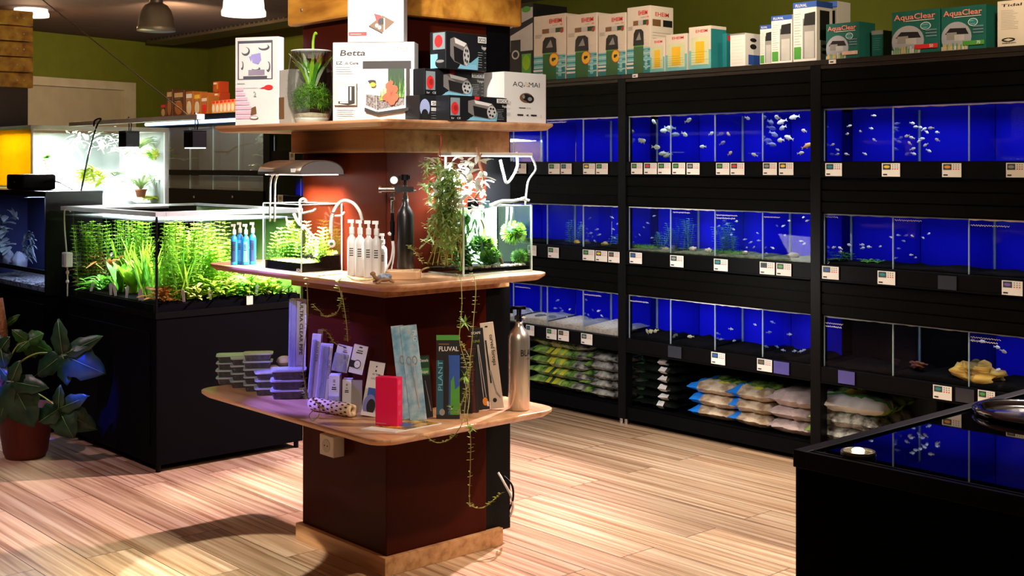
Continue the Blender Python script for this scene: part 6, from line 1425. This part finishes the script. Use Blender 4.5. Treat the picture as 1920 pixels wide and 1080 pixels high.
vine('trailing_vine', 'small ivy like sprig curling around the rightmost tub stack', [Dv(566, 728, 4.55), Dv(572, 738, 4.5), Dv(580, 748, 4.48)], .016, .8)

# --- bottom shelf
TUBC = glass('tub_plastic', (.85, .86, .88), 1, milky=.1, mcol=(.6, .62, .66)); LIDM = mat('tub_lid', (.6, .62, .64), .25, trans=.2, var=.05)
def make_tub(content, lidm):
    t = thing('plastic_tub', 'tub', 'food tub', (0, 0, 0), 0); w, dp, h = .105, .072, .024
    b = B(TUBC); lo = rrect(-w * .44, w * .44, -dp * .42, dp * .42, .012, 3); hi = rrect(-w * .5, w * .5, -dp * .5, dp * .5, .014, 3); n = len(lo)
    b.add([(x, y, 0) for x, y in lo] + [(x, y, h) for x, y in hi], [tuple(range(n))[::-1]] + [(i, (i + 1) % n, n + (i + 1) % n, n + i) for i in range(n)]); b.build('tub', t)
    b = B(content); l2 = [(x * .96, y * .96) for x, y in lo]; h2 = [(x * .95, y * .95) for x, y in hi]; b.add([(x, y, .001) for x, y in l2] + [(x, y, h * .88) for x, y in h2], [tuple(range(n))[::-1], tuple(range(n, 2 * n))] + [(i, (i + 1) % n, n + (i + 1) % n, n + i) for i in range(n)]); b.build('contents', t)
    b = B(lidm); b.prism(rrect(-w * .54, w * .54, -dp * .55, dp * .55, .016, 3), h, h + .0045); b.prism(rrect(-w * .45, w * .45, -dp * .44, dp * .44, .012, 3), h + .0045, h + .006); b.build('lid', t)
    return t
CON = mat('worm_food', (.03, .02, .025), .8, scale=90, col2=(.14, .1, .1)); CONG = mat('moss_food', (.1, .1, .04), .8, scale=90, col2=(.3, .3, .12))
protos = {'d': make_tub(CON, LIDM), 'g': make_tub(CONG, mat('tub_lid_lime', (.5, .55, .3), .3)), 'm': make_tub(mat('green_food', (.05, .12, .06), .8, scale=80), mat('tub_lid_mint', (.5, .65, .52), .3))}
used = set()
STK = [(436, 727, 4, 'mmdd'[::-1], 1.15, .12, 'leftmost tub stack', 0), (458, 733, 4, 'dddd', 1, .25, 'second tub stack from the left', 0), (484, 740, 5, 'ddddg', 1.05, .2, 'lime topped middle tub stack', 0), (508, 747, 3, 'dddd', 1.12, .3, 'fourth tub stack from the left', 0), (541, 754, 3, 'dddd', 1.22, .15, 'rightmost tub stack', 0)]
for px, py, n, kinds, sc_, rot, where, _ in STK:
    d = d3(py - 6); z = Z3_ + .0005; p = LP(px, d + .03, z)
    kinds = {'leftmost tub stack': 'dddm', 'lime topped middle tub stack': 'ddddg'}.get(where, 'd' * n)
    for k in range(n):
        pr_ = protos[kinds[k]]; lab = 'clear plastic food tub, %s in the %s' % ('topmost' if k == n - 1 else ['lowest', 'second from below', 'third from below', 'fourth from below'][k], where)
        kw = dict(loc=(p.x + R.uniform(-.002, .002), p.y + R.uniform(-.002, .002), z), rz=YAW + rot + R.uniform(-.06, .06))
        if kinds[k] in used: c = copy_thing(pr_, label=lab, **kw)
        else:
            used.add(kinds[k]); c = pr_; c.location = kw['loc']; c.rotation_euler = (0, 0, kw['rz']); c['label'] = lab
        c['group'] = 'food tubs in the ' + where; c.scale = (sc_, sc_, 1 if sc_ < 1.2 else 1.25); z += .0305 * c.scale[2] + .0004
# white pots on black boxes
for px, py, bw, bh, lab in ((512, 706, .075, .055, 'lower'), (533, 706, .09, .085, 'taller')):
    p = LP(px, 4.98 if lab == 'lower' else 5.03, Z3_ + .0005)
    t = thing('black_box', '%s black box behind the food tubs' % lab, 'box', p, YAW); b = B(BLACK); b.box(-bw / 2, bw / 2, -.03, .03, 0, bh); b.build('carton', t, bevel=.002)
    t = thing('white_cup', 'white plastic cup with domed lid on the %s black box' % lab, 'cup', p + Vector((0, 0, bh + .0005)), YAW); b = B(OFFW); b.lathe([(.022, 0), (.028, .02), (.033, .02), (.033, .023)], 20); b.build('cup', t, smooth=True); b = B(mat('cup_lid', (.7, .62, .58), .4)); b.lathe([(.033, .0232), (.031, .026), (.026, .036), (.014, .043), (0, .044)], 20); b.build('lid', t, smooth=True)

PKB = mat('package_pale', (.78, .78, .84), .35, var=.04); PKC = glass('blister', (.85, .88, .95), 1, milky=.3, mcol=(.7, .72, .8)); PKG = mat('package_grey', (.38, .38, .45), .4)
def slab(name, label, pl, pr, ytop, ybase, shift, thick, m, art=None, cat='package', d=None, back=0, group=None, zb=None, blister=None):
    """upright flat package in the camera-parallel plane; shift = px the top leans right"""
    d = d or d3(ybase); zb = Z3_ if zb is None else zb; w = (pr - pl) * d / F; H_ = (ybase - ytop) * d / F; tilt = math.atan2(shift * d / F, H_); h = H_ / math.cos(tilt) - (abs(math.sin(tilt)) * w)
    piv = LP(pr if tilt > 0 else pl, d, zb + .001)
    t = thing(name, label, cat, piv, 0, group); t.rotation_euler = (0, tilt, YAW)
    x0, x1 = (-w, 0) if tilt > 0 else (0, w)
    b = B(m); b.box(x0, x1, 0, thick, 0, h); b.build('card', t, bevel=.0008)
    if art: A = Art(w, h); A.b.M = Matrix.Translation((x0, 0, 0)); art(A); A.b.build('print', t)
    if blister:
        u0, v0, u1, v1, dd = blister; b = B(PKC); b.box(x0 + u0 * w, x0 + u1 * w, -dd, -.001, v0 * h, v1 * h); b.build('blister', t, bevel=.003)
    return t
def ink(a):
    for v in (.86, .82, .74): a.rect(.4, v, .6, v + .02, INK)
    a.rect(.3, .66, .7, .69, INK).rect(.28, .61, .72, .64, INK)
t = slab('tube_package', 'tall violet lit clear tube package standing at the left end of the violet goods', 540, 572, 532, 712, 3, .03, PKB, lambda a: a.rect(.0, 0, .35, 1, mat('pale_lilac', (.6, .6, .75), .4)).txt('ULTRA CLEAR PIPE', .62, .97, .2, INK, True, .55, True).rect(.93, 0, 1, 1, WHITE), d=4.86, blister=(0, .0, .45, 1, .012))
slab('slim_package', 'slim violet lit blister package with a glass rod, left of two', 575, 592, 618, 748, 11, .012, PKB, lambda a: a.rect(.35, .1, .42, .9, WHITE).txt('GLASS PIPE', .6, .9, .2, INK, False, .3, True).ell(.4, .5, .12, .012, WHITE), d=4.70, blister=(.1, .05, .6, .92, .012))
slab('slim_package', 'slim violet lit package showing scissors, right of two', 590, 613, 640, 760, 12, .012, PKB, lambda a: a.ell(.3, .86, .12, .04, BLUEP).ell(.3, .86, .08, .025, PKB).ell(.62, .84, .12, .04, BLUEP).ell(.62, .84, .08, .025, PKB).rect(.38, .2, .43, .8, BLUEP).rect(.5, .2, .55, .8, BLUEP).txt('SCISSORS', .78, .75, .16, INK, False, .3, True).ell(.12, .68, .07, .02, WHITE), d=4.62, blister=(.05, .05, .75, .97, .008))
slab('brown_package', 'dark brown package top peeping over the left slim package', 592, 602, 606, 740, 4, .01, BRP, d=4.74)
slab('brown_package', 'dark tube top peeping over the right slim package', 608, 618, 628, 740, 6, .01, mat('pk_dark', (.06, .04, .08), .4), d=4.70)
t = slab('accessory_box', 'lower left violet box with a blister of glass parts', 615, 635, 694, 764, 2, .05, PKB, ink, d=4.52, blister=(.0, .02, 1.1, .45, .012))
t = slab('accessory_box', 'lower right violet box with a silver side', 641, 658, 702, 762, 1, .05, PKB, lambda a: ink(a), d=4.53)
b = B(mat('silver_card', (.5, .48, .46), .3, .5)); b.box(.0005, .040, .001, .003, 0, .118); b.build('silver_side', t)
zb_ = Z3_ + .142
slab('accessory_pack', 'upper left violet hang pack with an oval label', 622, 650, 640, 694, 12, .014, PKB, lambda a: a.ell(.5, .94, .12, .025, INK).ell(.5, .4, .28, .28, WHITE).rect(.4, .32, .6, .37, INK).rect(.42, .45, .58, .47, INK).rect(.45, .75, .75, .78, INK).rect(.48, .82, .7, .84, INK), d=4.54, zb=zb_, blister=(-.05, 0, .9, .7, .012))
slab('accessory_pack', 'upper right violet hang pack with a round white gauge', 652, 679, 642, 700, 13, .014, PKB, lambda a: a.ell(.5, .94, .14, .025, INK).rect(.3, .8, .7, .83, INK).rect(.25, .72, .7, .76, INK).rect(-.05, .2, .4, .45, INK).ell(.5, .34, .26, .16, INK).ell(.5, .34, .21, .13, WHITE).ell(.5, .34, .02, .015, INK), d=4.53, zb=zb_ - .006)
slab('accessory_pack', 'violet hang pack with a blue machine picture, behind the pink box', 676, 705, 670, 775, 18, .012, PKB, lambda a: a.ell(.5, .92, .05, .015, INK).ell(.5, .84, .05, .02, INK).txt('A5 TRIM', .3, .76, .035, INK, True, .5).txt('CO2 LINE', .25, .68, .03, INK, True, .6).rect(.0, .1, 1, .5, LGP).rect(.2, .32, .8, .52, BLUEP).ell(.45, .2, .42, .2, mat('pk_blue', (.2, .22, .6), .4)).ell(.55, .18, .28, .14, INK).rect(0, 0, 1, .07, PKB), d=4.44)
# pink box
def a_pink(a):
    a.ell(.9, .82, .1, .06, mat('pink_light', (.95, .15, .3), .4))
PINKM = mat('hot_pink_card', (.85, .008, .09), .4, var=.02); PKL = mat('pink_light', (.9, .06, .18), .4)
c2('pink_box', 'bright pink upright box at the corner of the bottom shelf', 704, 4.30, 745, 4.27, 707, Z3_, .04, PINKM, lambda a: a.rect(.04, .05, .5, .06, mat('pink_print', (.95, .5, .6), .4)), lambda a: a.ell(.4, .9, .3, .05, PKL).ell(.4, .7, .32, .055, PKL).ell(.4, .48, .32, .055, PKL).ell(.4, .28, .28, .05, PKL), bevel=.001)
# cactus wood log
b = B(mat('cholla_wood', (.72, .5, .28), .7, bump=.4, scale=30, col2=(.85, .65, .42))); LZc = .0255
b.lathe([(.010, -.105), (.021, -.108), (.0245, -.095), (.0235, -.03), (.0245, .03), (.024, .095), (.0215, .108), (.009, .105), (.008, .06), (.008, -.06), (.010, -.105)], 20, axis='x')
for k in range(9):
    for j in range(9):
        a = j * .7 + (k % 2) * .35; x = -.09 + k * .0225; b.M = Matrix.Rotation(a, 4, 'X'); b.blob((x, 0, .0238), .0075, .0035, .0018, mat('wood_hole', (.04, .02, .01), .9), 8, 4)
b.M = Matrix(); p0_ = LP(577, d3(757 + 13) + .02, 0); p1_ = LP(670, d3(785), 0); pm = (p0_ + p1_) / 2; pm.z = Z3_ + .0255; pm.y = max(pm.y, 2.41)
o = b.build('cactus_wood_log', loc=pm, smooth=True); o.rotation_euler = (.3, 0, math.atan2(p1_.y - p0_.y, p1_.x - p0_.x)); o.scale = (1.02, 1, 1); tag(o, 'pale perforated cactus wood log lying at the front of the bottom shelf', 'wood log')
# leaflet
q = [at_z(x, y, Z3_) for x, y in ((676, 806), (742, 812), (828, 795), (765, 786))]; q0 = q[0]
t = thing('leaflet', 'glossy leaflet with a yellow fish photo lying at the shelf corner', 'leaflet', (q0.x, q0.y, Z3_ + .0005))
b = B(WHITE); b.prism([(v.x - q0.x, v.y - q0.y) for v in q], 0, .003); b.build('pages', t)
def mixq(u, v): return (q[0] * (1 - u) * (1 - v) + q[3] * u * (1 - v) + q[1] * (1 - u) * v + q[2] * u * v) - q0
b = B(mat('photo_amber', (.05, .02, .01), .25, scale=26, col2=(.75, .42, .03)))
P = [mixq(.22, .02), mixq(.98, .02), mixq(.98, .98), mixq(.22, .98)]; b.poly([(v.x, v.y, .0034) for v in P])
P = [mixq(.4, .3), mixq(.7, .3), mixq(.65, .7), mixq(.45, .7)]; b.poly([(v.x, v.y, .0037) for v in P], mat('photo_blue', (.05, .06, .3), .25)); b.build('photo', t)
# scissors and forceps packages, fluval package etc
LBM = mat('light_blue_card', (.16, .42, .62), .45, scale=25, col2=(.5, .72, .82))
def a_sc(a):
    for u in (.32, .68): a.ell(u, .63, .16, .05, GRAYP).ell(u, .63, .1, .032, LBM)
    a.poly([(.36, .6), (.44, .6), (.66, .12), (.62, .12)], GRAYP).poly([(.58, .6), (.64, .6), (.68, .14), (.64, .12)], LGP)
    for k in range(5): a.ell(.3 + .5 * R.random(), .75 + .2 * R.random(), .05, .015, LGP)
    a.txt('PRO', .72, .95, .25, WHITE, False, .12, True)
slab('scissors_package', 'light blue scissors package, the rear one of two', 752, 776, 602, 779, -20, .004, LBM, lambda a: (a.ell(.6, .63, .2, .05, GRAYP), a.ell(.6, .63, .12, .03, LBM), a.rect(.95, 0, 1, 1, BLUEP)), d=4.40)
slab('scissors_package', 'light blue scissors package, the front one of two', 769, 800, 600, 781, -20, .012, LBM, a_sc, d=4.37)
slab('dark_green_package', 'small dark package with a green printed top between the scissors and the wide package', 794, 812, 655, 772, -8, .008, INK, lambda a: (a.rect(0, .68, 1, .98, DGP), a.txt('Dennerle', .05, .9, .05, WHITE, True, .85), a.rect(.1, .7, .9, .8, GRP), a.txt('Scaper', .1, .72, .05, WHITE, True, .75), a.poly([(.4, .6), (.45, .6), (.9, .1), (.8, .1)], GRAYP)), d=4.43)
def a_flu(a):
    a.rect(0, .94, 1, 1, GRP).txt('FLUVAL', .1, .81, .055, WHITE, True, .85).rect(.1, .885, .55, .9, BRP).rect(.55, .05, 1, .75, BLUEP).rect(0, .05, .3, .7, mat('pk_teal_dark', (.02, .1, .16), .4)).txt('PLANT', .3, .33, .22, LTEAL, False, .4, True) if 0 else None
    a.rect(0, .94, 1, 1, GRP).txt('FLUVAL', .1, .81, .055, WHITE, True, .85).rect(.1, .885, .55, .9, BRP).rect(.52, .05, 1, .76, BLUEP).rect(0, .05, .3, .7, mat('pk_teal_dark', (.02, .1, .16), .4))
    a.b.M = a.b.M @ Matrix.Translation((a.w * .27, 0, a.h * .33)) @ Matrix.Rotation(-math.pi / 2, 4, 'Y'); a.b.text('PLANT', 0, 0, .2 * a.w, LTEAL, a.y(), False, .37 * a.h); a.b.M = Matrix()
    a.poly([(.46, .78), (.52, .78), (.55, .6), (.53, .1), (.44, .1), (.43, .6)], INK).poly([(.6, .05), (.62, .45), (.75, .52), (.8, .35), (1, .4), (1, .05)], GRP).ell(.25, .08, .12, .04, GRAYP)
slab('plant_tool_package', 'wide dark package with blue and green print and a pruning tool', 818, 862, 612, 769, 0, .01, INK, a_flu, d=4.41)
slab('black_package', 'black package with small white lettering behind the hanging vines', 864, 886, 645, 762, -3, .008, INK, lambda a: (a.lines(.1, .75, .7, .95, 4, WHITE), a.rect(.1, .55, .6, .58, WHITE), a.poly([(.4, .5), (.5, .5), (.7, .1)], LGP)), d=4.50)
slab('red_stick_package', 'narrow dark package with a dark red stick', 884, 898, 640, 760, -6, .008, mat('pk_maroon', (.12, .02, .02), .4), lambda a: a.rect(.6, 0, 1, 1, INK), d=4.52)
slab('tweezer_package', 'black package with long steel tweezers and green lettering', 894, 919, 600, 755, -14, .008, INK, lambda a: (a.txt('SCAPE', .1, .93, .03, WHITE, True, .7), a.txt('LINE', .2, .83, .03, OLIVE, True, .5), a.poly([(.45, .8), (.5, .8), (.62, .15), (.58, .15)], LGP), a.poly([(.52, .8), (.58, .8), (.82, .15), (.78, .15)], LGP), a.ell(.7, .1, .2, .05, ORP), a.rect(.8, .04, .95, .1, WHITE)), d=4.56)
slab('forceps_package', 'cream package lettered curved forceps beside the silver bottle', 920, 945, 584, 748, -21, .008, CREAM, lambda a: (a.ell(.45, .955, .12, .01, INK), a.txt('curved forceps', .62, .86, .28, INK, True, .36, True), a.rect(.22, .3, .34, .8, INK), a.poly([(.25, .45), (.4, .45), (.62, .2), (.85, .14), (.85, .11), (.55, .17)], GRAYP), a.ell(.4, .1, .15, .025, INK)), d=4.58)
# silver cylinder
p = LP(973, 4.58, Z3_)
t = thing('silver_bottle', 'tall brushed steel gas bottle with black handle at the right of the bottom shelf', 'gas bottle', p, YAW)
b = B(STEEL); r = .0405; b.lathe([(r * .93, 0), (r, .004), (r, .262), (r * .97, .275), (r * .8, .292), (r * .45, .308), (r * .36, .32), (r * .36, .328), (0, .328)], 36); b.build('cylinder', t, smooth=True)
b = B(CHROME); b.cyl(.011, .328, .346, seg=14); b.cyl(.014, .34, .352, seg=8); b.cyl(.009, .352, .375, seg=12); b.cyl(.007, 0, .024, (0, 0, .345), 10, axis='x'); b.box(-.016, .016, -.006, .006, .337, .349); b.build('valve', t)
b = B(BLACKM); b.box(-.032, .026, -.005, .005, .374, .386); b.cyl(.016, .375, .385, seg=12); b.cyl(.006, .36, .38, (-.028, 0, 0), 8); b.build('handle', t)
b = B(INK)
vs, fs, w_ = text_mesh('BLAU', True); kx = .062 / w_
b.add([((r + .0006) * math.sin((v.x * kx) / r + .12), -(r + .0006) * math.cos((v.x * kx) / r + .12), .205 + v.y * .034) for v in vs], fs)
vs, fs, w_ = text_mesh('aquaristic'); kx = .03 / w_
b.add([((r + .0006) * math.sin((v.x * kx) / r + .75), -(r + .0006) * math.cos((v.x * kx) / r + .75), .192 + v.y * .009) for v in vs], fs); b.build('lettering', t)
cablet('shelf_cable', 'thin black cable sagging under the right end of the middle shelf', [at_x(985, 520, -3.4), at_x(992, 528, -3.39), at_x(1004, 532, -3.38), at_x(1008, 522, -3.38)], .002, BLACKM)
